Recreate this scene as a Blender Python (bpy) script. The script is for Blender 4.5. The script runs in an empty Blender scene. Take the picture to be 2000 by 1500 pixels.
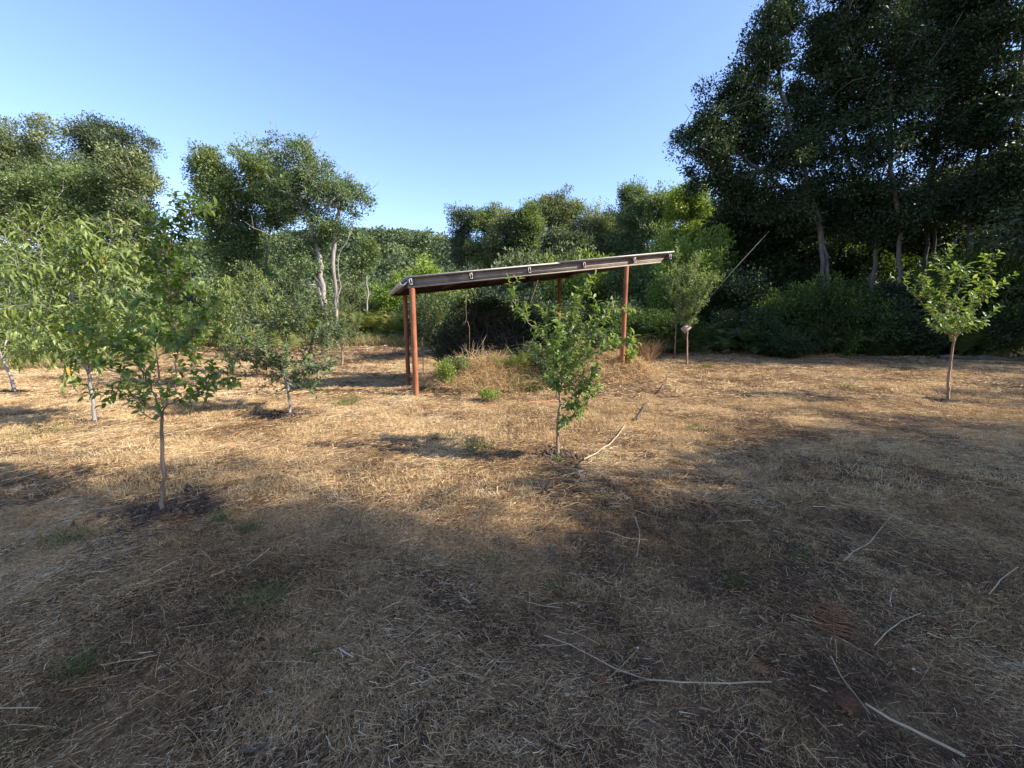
import bpy, math, random
import numpy as np
R = math.radians
rs = np.random.RandomState(7)
S = bpy.context.scene

# ------------------------------------------------------------------ camera, sky, sun, exposure
CAM_H = 1.6
PITCH = math.atan(130 / 800.0)
FPX = 800.0
cam_d = bpy.data.cameras.new('camera')
cam = bpy.data.objects.new('camera', cam_d)
S.collection.objects.link(cam)
cam.location = (0, 0, CAM_H)
cam.rotation_euler = (math.pi / 2 - PITCH, 0, 0)
cam_d.sensor_width = 36
cam_d.lens = 36 * FPX / 2000
cam_d.clip_start = 0.05
cam_d.clip_end = 3000
S.camera = cam

SUN_EL = R(37)
SUN_AZ = R(103)          # clockwise from +Y (the view direction)
w = bpy.data.worlds.new("World")
S.world = w
w.use_nodes = True
nt = w.node_tree
bgn = nt.nodes['Background']
sky = nt.nodes.new('ShaderNodeTexSky')
sky.sky_type = 'NISHITA'
sky.sun_disc = False
sky.sun_elevation = SUN_EL
sky.sun_rotation = SUN_AZ
sky.altitude = 100
sky.air_density = 1.0
sky.dust_density = 0.4
sky.ozone_density = 2.6
tintn = nt.nodes.new('ShaderNodeVectorMath'); tintn.operation = 'MULTIPLY'
tintn.inputs[1].default_value = (0.88, 0.865, 1.0)
nt.links.new(sky.outputs[0], tintn.inputs[0])
nt.links.new(tintn.outputs[0], bgn.inputs[0])
bgn.inputs[1].default_value = 0.138

sd = bpy.data.lights.new('sun', 'SUN')
sd.energy = 4.2
sd.angle = R(0.55)
sd.color = (1.0, 0.945, 0.85)
so = bpy.data.objects.new('sun', sd)
S.collection.objects.link(so)
sdir = np.array([math.sin(SUN_AZ) * math.cos(SUN_EL), math.cos(SUN_AZ) * math.cos(SUN_EL), math.sin(SUN_EL)])
from mathutils import Vector
so.rotation_euler = Vector(sdir).to_track_quat('Z', 'Y').to_euler()
so.location = Vector(sdir) * 60

S.view_settings.view_transform = 'Standard'
S.view_settings.look = 'None'
S.view_settings.gamma = 1
S.view_settings.exposure = 1.38
try:
    S.cycles.max_bounces = 5
    S.cycles.diffuse_bounces = 3
    S.cycles.glossy_bounces = 2
    S.cycles.transmission_bounces = 4
    S.cycles.use_denoising = True
    S.cycles.caustics_reflective = False
    S.cycles.caustics_refractive = False
except Exception:
    pass

# ------------------------------------------------------------------ noise and ground height
_perm = np.random.RandomState(3).rand(256, 256)

def vn(x, y):
    x = np.asarray(x, float); y = np.asarray(y, float)
    xi = np.floor(x).astype(int); yi = np.floor(y).astype(int)
    fx = x - xi; fy = y - yi
    fx = fx * fx * (3 - 2 * fx); fy = fy * fy * (3 - 2 * fy)
    a = _perm[xi & 255, yi & 255]; b = _perm[(xi + 1) & 255, yi & 255]
    c = _perm[xi & 255, (yi + 1) & 255]; d = _perm[(xi + 1) & 255, (yi + 1) & 255]
    return (a * (1 - fx) + b * fx) * (1 - fy) + (c * (1 - fx) + d * fx) * fy

def fbm(x, y, o=3):
    s = 0; a = 1.0; t = 0
    for k in range(o):
        s = s + a * vn(x * 2 ** k + 17 * k, y * 2 ** k + 31 * k); t += a; a *= 0.5
    return s / t

def sm(t):
    t = np.clip(t, 0, 1)
    return t * t * (3 - 2 * t)

def ell(x, y, cx, cy, a, b, rot):
    c, s = math.cos(rot), math.sin(rot)
    u = ((x - cx) * c + (y - cy) * s) / a
    v = (-(x - cx) * s + (y - cy) * c) / b
    return u * u + v * v

def g(x, y):
    x = np.asarray(x, float); y = np.asarray(y, float)
    z = 0.07 * (fbm(x * 0.9, y * 0.9, 3) - 0.5) + 0.16 * (fbm(x * 0.23 + 5, y * 0.23, 2) - 0.5)
    z = z + 0.045 * (fbm(x * 4.1, y * 4.1, 3) - 0.5) * (np.hypot(x, y) < 26)
    z = z * sm((np.hypot(x, y)) / 2.5)
    z = z - 0.34 * sm((-x - 1.3) / 1.8) * sm((y - 8.6) / 2.4) * (1 - sm((y - 15) / 9))
    n = 0.75 + 0.5 * fbm(x * 2.2, y * 2.2, 2)
    z = z + 0.50 * n * np.exp(-ell(x, y, -0.55, 9.35, 1.25, 0.75, 0.05) ** 1.3)
    z = z + 0.62 * n * np.exp(-ell(x, y, 2.55, 10.3, 1.15, 1.0, 0.5) ** 1.3)
    z = z + 0.5 * n * np.exp(-ell(x, y, 1.1, 10.7, 1.3, 0.9, 0.2) ** 1.3)
    z = z + 4.6 * sm((y - 16.5) / 18) * sm((x - 3) / 7) * (1 - .7 * sm((y - 60) / 60))
    z = z + 24 * np.exp(-(np.abs((x + 75) / 82)) ** 4) * sm((y - 62) / 85) * (0.8 + 0.4 * vn(x * 0.02, y * 0.01 + 3))
    return z

_g0 = float(g(0, 0))
CP, SP = math.cos(PITCH), math.sin(PITCH)

def ray(px, py):
    X = (px - 1000) / FPX; Y = -(py - 750) / FPX
    return np.array([X, CP + Y * SP, -SP + Y * CP])

def at(px, py, d):
    r = ray(px, py)
    return np.array([0, 0, CAM_H]) + r * (d / r[1])

def gp(px, py):
    """the point of the ground seen at a pixel"""
    r = ray(px, py)
    t = 0.5
    while t < 200:
        p = np.array([0, 0, CAM_H]) + r * t
        if p[2] < g(p[0], p[1]):
            break
        t += 0.02 + t * 0.004
    return np.array([p[0], p[1], float(g(p[0], p[1]))])

def onground(x, y, h=0):
    return np.array([x, y, float(g(x, y)) + h])

# ------------------------------------------------------------------ mesh helpers
def mesh_obj(name, groups, mat, parent=None, tint=None, smooth=False, origin=None):
    vs = []; loops = []; starts = []; tot = 0; off = 0; ls = 0
    for v, f in groups:
        v = np.asarray(v, np.float32).reshape(-1, 3); f = np.asarray(f, np.int32)
        if len(v) == 0: continue
        vs.append(v)
        if len(f):
            k = f.shape[1]
            loops.append((f + off).ravel())
            starts.append(ls + np.arange(len(f)) * k)
            ls += f.size
        off += len(v)
    V = np.concatenate(vs)
    o3 = np.zeros(3)
    if parent is not None: o3 = np.array(parent.matrix_world.translation if parent.parent else parent.location)
    elif origin is not None: o3 = np.array(origin)
    V = V - o3.astype(np.float32)
    L = np.concatenate(loops); St = np.concatenate(starts)
    me = bpy.data.meshes.new(name)
    me.vertices.add(len(V)); me.vertices.foreach_set('co', V.ravel())
    me.loops.add(len(L)); me.loops.foreach_set('vertex_index', L.astype(np.int32))
    me.polygons.add(len(St)); me.polygons.foreach_set('loop_start', St.astype(np.int32))
    if smooth: me.polygons.foreach_set('use_smooth', np.ones(len(St), bool))
    if tint is not None:
        a = me.attributes.new('tint', 'FLOAT', 'POINT')
        a.data.foreach_set('value', np.asarray(tint, np.float32))
    me.update(calc_edges=True); me.validate()
    me.materials.append(mat)
    o = bpy.data.objects.new(name, me)
    S.collection.objects.link(o)
    if parent is not None: o.parent = parent
    elif origin is not None: o.location = origin
    return o

def tag(o, label=None, cat=None, group=None, kind=None):
    if label: o['label'] = label
    if cat: o['category'] = cat
    if group: o['group'] = group
    if kind: o['kind'] = kind
    return o

def thing(name, loc, label, cat, group=None):
    o = bpy.data.objects.new(name, None)
    o.empty_display_size = 0.1
    S.collection.objects.link(o)
    o.location = loc
    return tag(o, label, cat, group)

def dup(root, loc, rz, sc, label, group=None):
    r = root.copy(); S.collection.objects.link(r)
    r.location = loc; r.rotation_euler = (0, 0, rz); r.scale = sc if hasattr(sc, '__len__') else (sc, sc, sc)
    r['label'] = label
    if group: r['group'] = group
    elif 'group' in r: del r['group']
    for c in list(root.children):
        k = c.copy(); S.collection.objects.link(k); k.parent = r
    return r

def nrm(v):
    return v / np.maximum(np.linalg.norm(v, axis=-1, keepdims=True), 1e-9)

def tube(pts, rad, n=6, cap=True):
    """tapered tube along a polyline"""
    P = np.asarray(pts, float); m = len(P)
    rad = np.broadcast_to(np.asarray(rad, float), (m,))
    T = np.gradient(P, axis=0); T = nrm(T)
    ref = np.array([0.31, 0.87, 0.38]) if abs(T[0] @ np.array([0.31, 0.87, 0.38])) < 0.9 else np.array([1., 0, 0])
    A = nrm(np.cross(T, ref)); B = np.cross(T, A)
    th = np.arange(n) * 2 * math.pi / n
    ring = (A[:, None, :] * np.cos(th)[None, :, None] + B[:, None, :] * np.sin(th)[None, :, None]) * rad[:, None, None]
    V = (P[:, None, :] + ring).reshape(-1, 3)
    i = np.arange(m - 1)[:, None] * n; j = np.arange(n)[None, :]; j2 = (j + 1) % n
    F = np.stack([i + j, i + j2, i + n + j2, i + n + j], -1).reshape(-1, 4)
    return V, F

class Acc:
    """collects (verts, faces) of one mesh, quads and triangles apart"""
    def __init__(s): s.g = []; s.t = []
    def add(s, vf, tint=None):
        s.g.append(vf)
        s.t.append(np.broadcast_to(np.float32(0.5 if tint is None else tint), (len(vf[0]),)) if np.ndim(tint) == 0 else np.asarray(tint))
    def box(s, c, ax, ay, az, tint=None):
        c = np.asarray(c, float); ax, ay, az = map(np.asarray, (ax, ay, az))
        V = [c + sx * ax + sy * ay + sz * az for sz in (-1, 1) for sy in (-1, 1) for sx in (-1, 1)]
        F = [[0, 2, 3, 1], [4, 5, 7, 6], [0, 1, 5, 4], [2, 6, 7, 3], [0, 4, 6, 2], [1, 3, 7, 5]]
        s.add((np.array(V), np.array(F)), tint)
    def build(s, name, mat, parent=None, smooth=False, origin=None):
        return mesh_obj(name, s.g, mat, parent, np.concatenate(s.t), smooth, origin)

# ------------------------------------------------------------------ materials
def newmat(name):
    m = bpy.data.materials.new(name); m.use_nodes = True
    n = m.node_tree.nodes; l = m.node_tree.links
    return m, n, l, n['Principled BSDF']

def ramp(n, stops):
    r = n.new('ShaderNodeValToRGB'); e = r.color_ramp.elements
    while len(e) < len(stops): e.new(0.5)
    for k, (p, c) in enumerate(stops):
        e[k].position = p; e[k].color = (*c, 1)
    return r

def leafmat(name, stops, trans=0.35, rough=0.5, spec=0.35, tmul=(1.25, 1.15, 0.5)):
    m, n, l, b = newmat(name)
    a = n.new('ShaderNodeAttribute'); a.attribute_name = 'tint'
    r = ramp(n, stops)
    l.new(a.outputs['Fac'], r.inputs[0])
    l.new(r.outputs[0], b.inputs['Base Color'])
    b.inputs['Roughness'].default_value = rough
    b.inputs['Specular IOR Level'].default_value = spec
    t = n.new('ShaderNodeBsdfTranslucent')
    mx = n.new('ShaderNodeVectorMath'); mx.operation = 'MULTIPLY'; mx.inputs[1].default_value = tmul
    l.new(r.outputs[0], mx.inputs[0]); l.new(mx.outputs[0], t.inputs['Color'])
    ms = n.new('ShaderNodeMixShader'); ms.inputs[0].default_value = trans
    l.new(b.outputs[0], ms.inputs[1]); l.new(t.outputs[0], ms.inputs[2])
    l.new(ms.outputs[0], n['Material Output'].inputs['Surface'])
    return m

def noisemat(name, stops, scale=8, rough=0.85, bump=0.3, detail=5, stretch=(1, 1, 1), metallic=0, coord='Object', bdist=0.01):
    m, n, l, b = newmat(name)
    tc = n.new('ShaderNodeTexCoord'); mp = n.new('ShaderNodeMapping'); mp.inputs['Scale'].default_value = stretch
    l.new(tc.outputs[coord], mp.inputs[0])
    no = n.new('ShaderNodeTexNoise'); no.inputs['Scale'].default_value = scale; no.inputs['Detail'].default_value = detail
    no.inputs['Roughness'].default_value = 0.65
    l.new(mp.outputs[0], no.inputs['Vector'])
    r = ramp(n, stops); l.new(no.outputs['Fac'], r.inputs[0]); l.new(r.outputs[0], b.inputs['Base Color'])
    b.inputs['Roughness'].default_value = rough; b.inputs['Metallic'].default_value = metallic
    bp = n.new('ShaderNodeBump'); bp.inputs['Strength'].default_value = bump; bp.inputs['Distance'].default_value = bdist
    l.new(no.outputs['Fac'], bp.inputs['Height']); l.new(bp.outputs[0], b.inputs['Normal'])
    return m

M = {}
M['bark'] = noisemat('bark grey brown', [(0.3, (0.10, 0.075, 0.055)), (0.7, (0.26, 0.21, 0.17))], 9, 0.9, 0.6, 6, (1, 1, 0.25))
M['bark_pale'] = noisemat('bark pale grey', [(0.3, (0.17, 0.14, 0.115)), (0.7, (0.42, 0.37, 0.32))], 6, 0.9, 0.5, 6, (1, 1, 0.2))
M['bark_dark'] = noisemat('bark dark', [(0.3, (0.045, 0.035, 0.028)), (0.7, (0.12, 0.10, 0.085))], 5, 0.9, 0.5, 6, (1, 1, 0.25))
M['bark_young'] = noisemat('bark young fruit tree', [(0.3, (0.16, 0.095, 0.055)), (0.7, (0.36, 0.25, 0.17))], 26, 0.8, 0.4, 5, (1, 1, 0.2))
M['plum'] = leafmat('plum leaves', [(0.0, (0.04, 0.085, 0.015)), (0.5, (0.11, 0.19, 0.03)), (0.85, (0.22, 0.31, 0.055)), (1.0, (0.33, 0.38, 0.08))], 0.42, 0.42, 0.5)
M['peach'] = leafmat('peach leaves', [(0.0, (0.06, 0.11, 0.022)), (0.5, (0.16, 0.22, 0.045)), (0.9, (0.29, 0.33, 0.085)), (0.985, (0.38, 0.38, 0.10)), (1.0, (0.72, 0.35, 0.05))], 0.36, 0.45, 0.5)
M['small'] = leafmat('small plum leaves', [(0.0, (0.045, 0.075, 0.026)), (0.5, (0.105, 0.155, 0.052)), (1.0, (0.21, 0.26, 0.09))], 0.3, 0.5, 0.4)
M['greyleaf'] = leafmat('grey green leaves', [(0.0, (0.05, 0.09, 0.035)), (0.5, (0.12, 0.18, 0.07)), (1.0, (0.26, 0.33, 0.14))], 0.38, 0.5, 0.4)
M['apple'] = leafmat('apple leaves', [(0.0, (0.065, 0.12, 0.024)), (0.5, (0.15, 0.235, 0.048)), (1.0, (0.34, 0.42, 0.15))], 0.42, 0.45, 0.4)
M['olive'] = leafmat('broad tree leaves', [(0.0, (0.04, 0.06, 0.026)), (0.5, (0.12, 0.155, 0.06)), (1.0, (0.30, 0.33, 0.15))], 0.36, 0.5, 0.45)
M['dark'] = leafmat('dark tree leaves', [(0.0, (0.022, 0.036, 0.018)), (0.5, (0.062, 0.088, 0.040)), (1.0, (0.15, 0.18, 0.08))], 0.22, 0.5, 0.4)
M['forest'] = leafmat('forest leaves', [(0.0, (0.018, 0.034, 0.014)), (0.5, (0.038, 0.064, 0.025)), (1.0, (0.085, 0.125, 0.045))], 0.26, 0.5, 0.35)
M['shade'] = leafmat('shade toned undergrowth leaves', [(0.0, (0.030, 0.055, 0.015)), (0.5, (0.07, 0.12, 0.030)), (1.0, (0.14, 0.21, 0.05))], 0.32, 0.6, 0.25)  # darker leaf green, with the forest's shade put into the colour
M['bright'] = leafmat('bright shrub leaves', [(0.0, (0.06, 0.11, 0.02)), (0.5, (0.18, 0.27, 0.045)), (1.0, (0.36, 0.44, 0.09))], 0.38, 0.5, 0.35)
M['mid'] = leafmat('mid green leaves', [(0.0, (0.045, 0.075, 0.025)), (0.5, (0.125, 0.18, 0.06)), (1.0, (0.30, 0.36, 0.14))], 0.38, 0.5, 0.4)
M['hill'] = leafmat('hill wood leaves', [(0.0, (0.035, 0.055, 0.026)), (0.5, (0.085, 0.12, 0.048)), (1.0, (0.17, 0.21, 0.085))], 0.25, 0.6, 0.3)
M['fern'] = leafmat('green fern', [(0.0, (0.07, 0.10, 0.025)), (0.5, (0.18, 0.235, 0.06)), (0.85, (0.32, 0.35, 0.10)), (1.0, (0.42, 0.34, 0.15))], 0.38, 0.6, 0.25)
M['fern_dark'] = leafmat('shade toned fern', [(0.0, (0.04, 0.075, 0.02)), (0.6, (0.11, 0.17, 0.045)), (1.0, (0.26, 0.21, 0.09))], 0.3, 0.6, 0.25)  # darker copy of the green fern, shade painted into its tones
M['fern_dry'] = leafmat('dry fern', [(0.0, (0.16, 0.06, 0.022)), (0.6, (0.32, 0.13, 0.05)), (1.0, (0.45, 0.22, 0.09))], 0.2, 0.7, 0.2, (1, 1, 1))
M['grass_green'] = leafmat('green grass', [(0.0, (0.055, 0.08, 0.028)), (0.5, (0.12, 0.155, 0.05)), (1.0, (0.33, 0.31, 0.12))], 0.3, 0.6, 0.25)
M['straw'] = leafmat('straw', [(0.0, (0.06, 0.032, 0.016)), (0.2, (0.17, 0.092, 0.043)), (0.42, (0.39, 0.235, 0.108)), (0.68, (0.60, 0.40, 0.19)), (0.93, (0.76, 0.56, 0.30)), (1.0, (0.84, 0.69, 0.44))], 0.18, 0.7, 0.2, (1.0, 0.95, 0.8))

def ground_mat():
    m, n, l, b = newmat('dry soil and thatch')
    tc = n.new('ShaderNodeTexCoord')
    def noise(sc, det, st=(1, 1, 1), ro=0.6):
        mp = n.new('ShaderNodeMapping'); mp.inputs['Scale'].default_value = st
        l.new(tc.outputs['Object'], mp.inputs[0])
        q = n.new('ShaderNodeTexNoise'); q.inputs['Scale'].default_value = sc; q.inputs['Detail'].default_value = det
        q.inputs['Roughness'].default_value = ro
        l.new(mp.outputs[0], q.inputs['Vector']); return q
    n1 = noise(0.55, 4); n2 = noise(22, 6, ro=0.75); n3 = noise(3.0, 5); n4 = noise(120, 3)
    soil = ramp(n, [(0.3, (0.042, 0.023, 0.013)), (0.6, (0.10, 0.058, 0.033)), (0.8, (0.18, 0.11, 0.063))])
    l.new(n2.outputs['Fac'], soil.inputs[0])
    thatch = ramp(n, [(0.25, (0.12, 0.066, 0.032)), (0.5, (0.31, 0.19, 0.092)), (0.75, (0.52, 0.35, 0.18))])
    l.new(n4.outputs['Fac'], thatch.inputs[0])
    add = n.new('ShaderNodeMath'); add.operation = 'ADD'; l.new(n1.outputs['Fac'], add.inputs[0]); l.new(n3.outputs['Fac'], add.inputs[1])
    fac = n.new('ShaderNodeMapRange'); fac.inputs[1].default_value = 0.96; fac.inputs[2].default_value = 1.24
    l.new(add.outputs[0], fac.inputs[0])
    mx = n.new('ShaderNodeMix'); mx.data_type = 'RGBA'
    l.new(fac.outputs[0], mx.inputs[0]); l.new(soil.outputs[0], mx.inputs[6]); l.new(thatch.outputs[0], mx.inputs[7])
    l.new(mx.outputs[2], b.inputs['Base Color'])
    b.inputs['Roughness'].default_value = 0.95; b.inputs['Specular IOR Level'].default_value = 0.1
    bp = n.new('ShaderNodeBump'); bp.inputs['Strength'].default_value = 0.8; bp.inputs['Distance'].default_value = 0.03
    l.new(n2.outputs['Fac'], bp.inputs['Height']); l.new(bp.outputs[0], b.inputs['Normal'])
    return m
M['ground'] = ground_mat()

# ------------------------------------------------------------------ ground sheet
def axis(lo, hi, fine_lo, fine_hi, step, grow=1.16):
    a = list(np.arange(fine_lo, fine_hi, step))
    s = step; x = a[-1]
    while x < hi: s *= grow; x += s; a.append(x)
    s = step; x = a[0]; b = []
    while x > lo: s *= grow; x -= s; b.append(x)
    return np.array(b[::-1] + a)
gx = axis(-1500, 1500, -17, 19, 0.11)
gy = axis(-400, 2000, -0.5, 18, 0.11)
X, Y = np.meshgrid(gx, gy)
Z = g(X, Y)
V = np.stack([X, Y, Z], -1).reshape(-1, 3)
nx = len(gx); ny = len(gy)
ii = (np.arange(ny - 1)[:, None] * nx + np.arange(nx - 1)[None, :]).ravel()
F = np.stack([ii, ii + 1, ii + nx + 1, ii + nx], -1)
gr = mesh_obj('ground', [(V, F)], M['ground'], smooth=True)
tag(gr, kind='structure')

# ------------------------------------------------------------------ blades of grass and straw
def ribbons(P, D, L, W, bend, nseg=2, zf=None, taper=0.75):
    """curved ribbons; bend is a vector added at the tip"""
    n = len(P)
    t = np.linspace(0, 1, nseg + 1)
    Q = P[:, None, :] + D[:, None, :] * (L[:, None] * t)[:, :, None] + bend[:, None, :] * (t ** 2)[None, :, None]
    sv = nrm(np.cross(D, nrm(rs.randn(n, 3) + np.array([0, 0, 0.8]))))
    wd = (W[:, None] * (1 - taper * t[None, :]))[:, :, None] * 0.5
    Vv = np.stack([Q - sv[:, None, :] * wd, Q + sv[:, None, :] * wd], 2).reshape(-1, 3)
    k = (nseg + 1) * 2
    base = np.arange(n)[:, None] * k + np.arange(nseg)[None, :] * 2
    Fq = np.stack([base, base + 1, base + 3, base + 2], -1).reshape(-1, 4)
    return Vv, Fq, k

def density(x, y):
    """how much dry grass lies at a place, 0 bare soil .. 1 thick"""
    d = sm((fbm(x * 2.6 + 9, y * 2.6, 4) - 0.34) / 0.26)
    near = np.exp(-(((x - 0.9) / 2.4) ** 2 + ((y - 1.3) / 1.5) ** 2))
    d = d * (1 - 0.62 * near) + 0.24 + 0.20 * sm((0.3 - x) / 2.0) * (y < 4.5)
    for (cx, cy, rr) in BARE:
        d = d * (1 - 0.9 * np.exp(-(((x - cx) / rr) ** 2 + ((y - cy) / (rr * 0.8)) ** 2) ** 2))
    d = d * (1 - 0.9 * sm((y - 16.5) / 2) * (x > 4))
    return np.clip(d, 0.04, 1.0)

BARE = []
for bp_ in [(1090, 890, .42), (315, 1000, .5), (185, 825, .4), (567, 810, .5), (1852, 783, .6), (1342, 710, .6), (30, 765, .4)]:
    q = gp(bp_[0], bp_[1]); BARE.append((q[0], q[1], bp_[2]))

def sample_wedge(n, y0, y1, slope, margin, p=1.0):
    y = y0 + (y1 - y0) * rs.rand(n * 2) ** p
    hw = slope * y + margin
    x = (rs.rand(n * 2) * 2 - 1) * (slope * y1 + margin)
    k = np.abs(x) < hw
    x = x[k]; y = y[k]
    k = rs.rand(len(x)) < density(x, y)
    return x[k], y[k]

def lay(n, y0, y1, slope, margin, lmin, lmax, w0, w1, nseg, zmax, tintbias=0.0):
    x, y = sample_wedge(n, y0, y1, slope, margin)
    n = len(x)
    z = g(x, y) + rs.rand(n) ** 1.6 * zmax
    ang = 6.28 * 1.6 * fbm(x * 0.45 + 40, y * 0.45, 2) + rs.randn(n) * 0.75
    ang = np.where(rs.rand(n) < 0.35, rs.rand(n) * 6.283, ang)
    el = np.abs(rs.randn(n)) * 0.20 - 0.02
    D = np.stack([np.cos(ang) * np.cos(el), np.sin(ang) * np.cos(el), np.sin(el)], -1)
    L = lmin + (lmax - lmin) * rs.rand(n) ** 2.2
    W = w0 + (w1 - w0) * rs.rand(n) ** 2
    bend = rs.randn(n, 3) * (L * 0.28)[:, None]; bend[:, 2] = -np.abs(bend[:, 2]) * 0.4 - np.sin(el) * L * 0.6
    tn = np.clip(0.48 + 0.85 * (fbm(x * 1.3, y * 1.3 + 70, 3) - 0.5) + rs.randn(n) * 0.30 + tintbias - 0.20 * np.exp(-(((x - 1.1) / 3.0) ** 2 + ((y - 1.2) / 1.6) ** 2)), 0, 1)  # last term darkens straw at the near edge: painted shade and vignette
    P = np.stack([x, y, z], -1)
    Vv, Fq, k = ribbons(P, D, L, W, bend, nseg)
    return Vv, Fq, np.repeat(tn, k)

def tufts(nt_, y0, y1, slope, margin, per, hmin, hmax, w, nseg, rad, tb=0.1):
    x, y = sample_wedge(nt_, y0, y1, slope, margin)
    k = rs.rand(len(x)) < sm((fbm(x * 1.1 + 3, y * 1.1 + 8, 2) - 0.38) / 0.25); x = x[k]; y = y[k]
    n = len(x)
    cx = np.repeat(x, per) + rs.randn(n * per) * rad; cy = np.repeat(y, per) + rs.randn(n * per) * rad
    hh = np.repeat(hmin + (hmax - hmin) * rs.rand(n), per) * (0.5 + 0.7 * rs.rand(n * per))
    tt = np.repeat(0.55 + 0.14 * rs.randn(n) + tb, per) + rs.randn(n * per) * 0.12
    ang = rs.rand(n * per) * 6.283; el = R(40) + rs.rand(n * per) * R(48)
    D = np.stack([np.cos(ang) * np.cos(el), np.sin(ang) * np.cos(el), np.sin(el)], -1)
    bend = np.stack([np.cos(ang), np.sin(ang), -0.6 * np.ones_like(ang)], -1) * (hh * 0.35 * rs.rand(n * per))[:, None]
    W = w * (0.6 + 0.8 * rs.rand(n * per))
    P = np.stack([cx, cy, g(cx, cy) - 0.005], -1)
    Vv, Fq, k = ribbons(P, D, hh, W, bend, nseg)
    return Vv, Fq, np.repeat(np.clip(tt, 0, 1), k)

def build_stuff(name, parts, mat, label, cat):
    o = mesh_obj(name, [(v, f) for v, f, t in parts], mat, tint=np.concatenate([t for v, f, t in parts]))
    return tag(o, label, cat, kind='stuff')

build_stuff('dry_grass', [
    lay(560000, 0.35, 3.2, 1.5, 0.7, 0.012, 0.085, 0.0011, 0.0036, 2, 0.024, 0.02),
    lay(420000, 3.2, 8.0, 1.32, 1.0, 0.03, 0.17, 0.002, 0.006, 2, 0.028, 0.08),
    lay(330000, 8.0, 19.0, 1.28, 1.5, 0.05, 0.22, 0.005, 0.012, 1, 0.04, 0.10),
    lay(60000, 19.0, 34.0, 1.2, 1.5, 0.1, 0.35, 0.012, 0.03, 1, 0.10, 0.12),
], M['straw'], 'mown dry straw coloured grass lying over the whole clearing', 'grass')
build_stuff('cut_grass_tufts', [
    tufts(6500, 0.6, 3.4, 1.5, 0.6, 32, 0.02, 0.065, 0.0022, 2, 0.035, 0.0),
    tufts(19000, 3.4, 8.5, 1.32, 1.0, 20, 0.03, 0.085, 0.0045, 2, 0.05, 0.20),
    tufts(17000, 8.5, 19, 1.28, 1.5, 12, 0.04, 0.10, 0.010, 1, 0.08, 0.22),
], M['straw'], 'short upright stubble of cut dry grass in pale tufts', 'grass')

# long loose straws, thin, over the foreground
def long_straws(n, y0, y1, lmin, lmax, w0, w1):
    x, y = sample_wedge(n * 3, y0, y1, 1.45, 0.5); x = x[:n]; y = y[:n]; n = len(x)
    ang = rs.rand(n) * 6.283
    L = lmin + (lmax - lmin) * rs.rand(n) ** 2
    D = np.stack([np.cos(ang), np.sin(ang), 0.03 * rs.randn(n)], -1)
    P = np.stack([x, y, g(x, y) + 0.022 + rs.rand(n) * 0.02], -1)
    bend = np.stack([rs.randn(n), rs.randn(n), 0 * L], -1) * (L * 0.10)[:, None]
    Vv, Fq, k = ribbons(P, D, L, w0 + (w1 - w0) * rs.rand(n), bend, 3, taper=0.4)
    return Vv, Fq, np.repeat(np.clip(0.52 + rs.randn(n) * 0.22, 0, 1), k)
build_stuff('loose_straw', [long_straws(1300, 0.8, 3.4, 0.04, 0.26, 0.0015, 0.0036), long_straws(1500, 3.4, 8, 0.08, 0.4, 0.003, 0.006), long_straws(1100, 8, 15, 0.2, 0.6, 0.008, 0.014)],
            M['straw'], 'loose pale straws scattered over the mown ground', 'straw')

# small chips and crumbs of soil
def crumbs(n, fx, rmin, rmax):
    x, y = fx(n); n = len(x)
    r = rmin + (rmax - rmin) * rs.rand(n) ** 3
    O = np.array([[1, 0, 0], [-1, 0, 0], [0, 1, 0], [0, -1, 0], [0, 0, 1], [0, 0, -1]], float)
    Vv = np.stack([x, y, g(x, y) + r * 0.3], -1)[:, None, :] + O[None] * (r[:, None] * (0.6 + 0.7 * rs.rand(n, 6)))[:, :, None]
    Ft = np.array([[0, 2, 4], [2, 1, 4], [1, 3, 4], [3, 0, 4], [2, 0, 5], [1, 2, 5], [3, 1, 5], [0, 3, 5]])
    return Vv.reshape(-1, 3), (np.arange(n)[:, None, None] * 6 + Ft[None]).reshape(-1, 3), np.full(n * 6, 0.5)
M['clod'] = noisemat('soil clods', [(0.3, (0.035, 0.022, 0.014)), (0.7, (0.11, 0.07, 0.045))], 30, 0.95, 0.5)
M['chip'] = noisemat('pale chips', [(0.3, (0.15, 0.115, 0.08)), (0.7, (0.38, 0.32, 0.24))], 20, 0.9, 0.3)
def around_bare(n):
    k = rs.randint(0, len(BARE), n); b = np.array(BARE)[k]
    a = rs.rand(n) * 6.283; r = np.abs(rs.randn(n)) * 0.5 * b[:, 2]
    return b[:, 0] + np.cos(a) * r, b[:, 1] + np.sin(a) * r * 0.8
c1 = crumbs(2600, around_bare, 0.008, 0.035)
c2 = crumbs(5200, lambda n: ((rs.rand(n) * 2 - 1) * 4, 0.9 + 4.5 * rs.rand(n)), 0.004, 0.013)
build_stuff('soil_clods', [c1, c2], M['clod'], 'crumbled dark soil clods round the young trunks', 'soil')

# ------------------------------------------------------------------ leaves
def leaf_simple(P, D, N, L, W):
    """folded diamond leaf, two triangles"""
    Sd = nrm(np.cross(D, N)); N2 = np.cross(Sd, D)
    m = P + D * (L * 0.45)[:, None] + N2 * (W * 0.22)[:, None]
    a = m - Sd * (W * 0.5)[:, None]; b = m + Sd * (W * 0.5)[:, None]
    tip = P + D * L[:, None]
    Vv = np.stack([P, a, tip, b], 1).reshape(-1, 3)
    i = np.arange(len(P))[:, None] * 4
    Ft = np.concatenate([i + np.array([[0, 2, 1]]), i + np.array([[0, 3, 2]])])
    return Vv, Ft, 4

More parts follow.
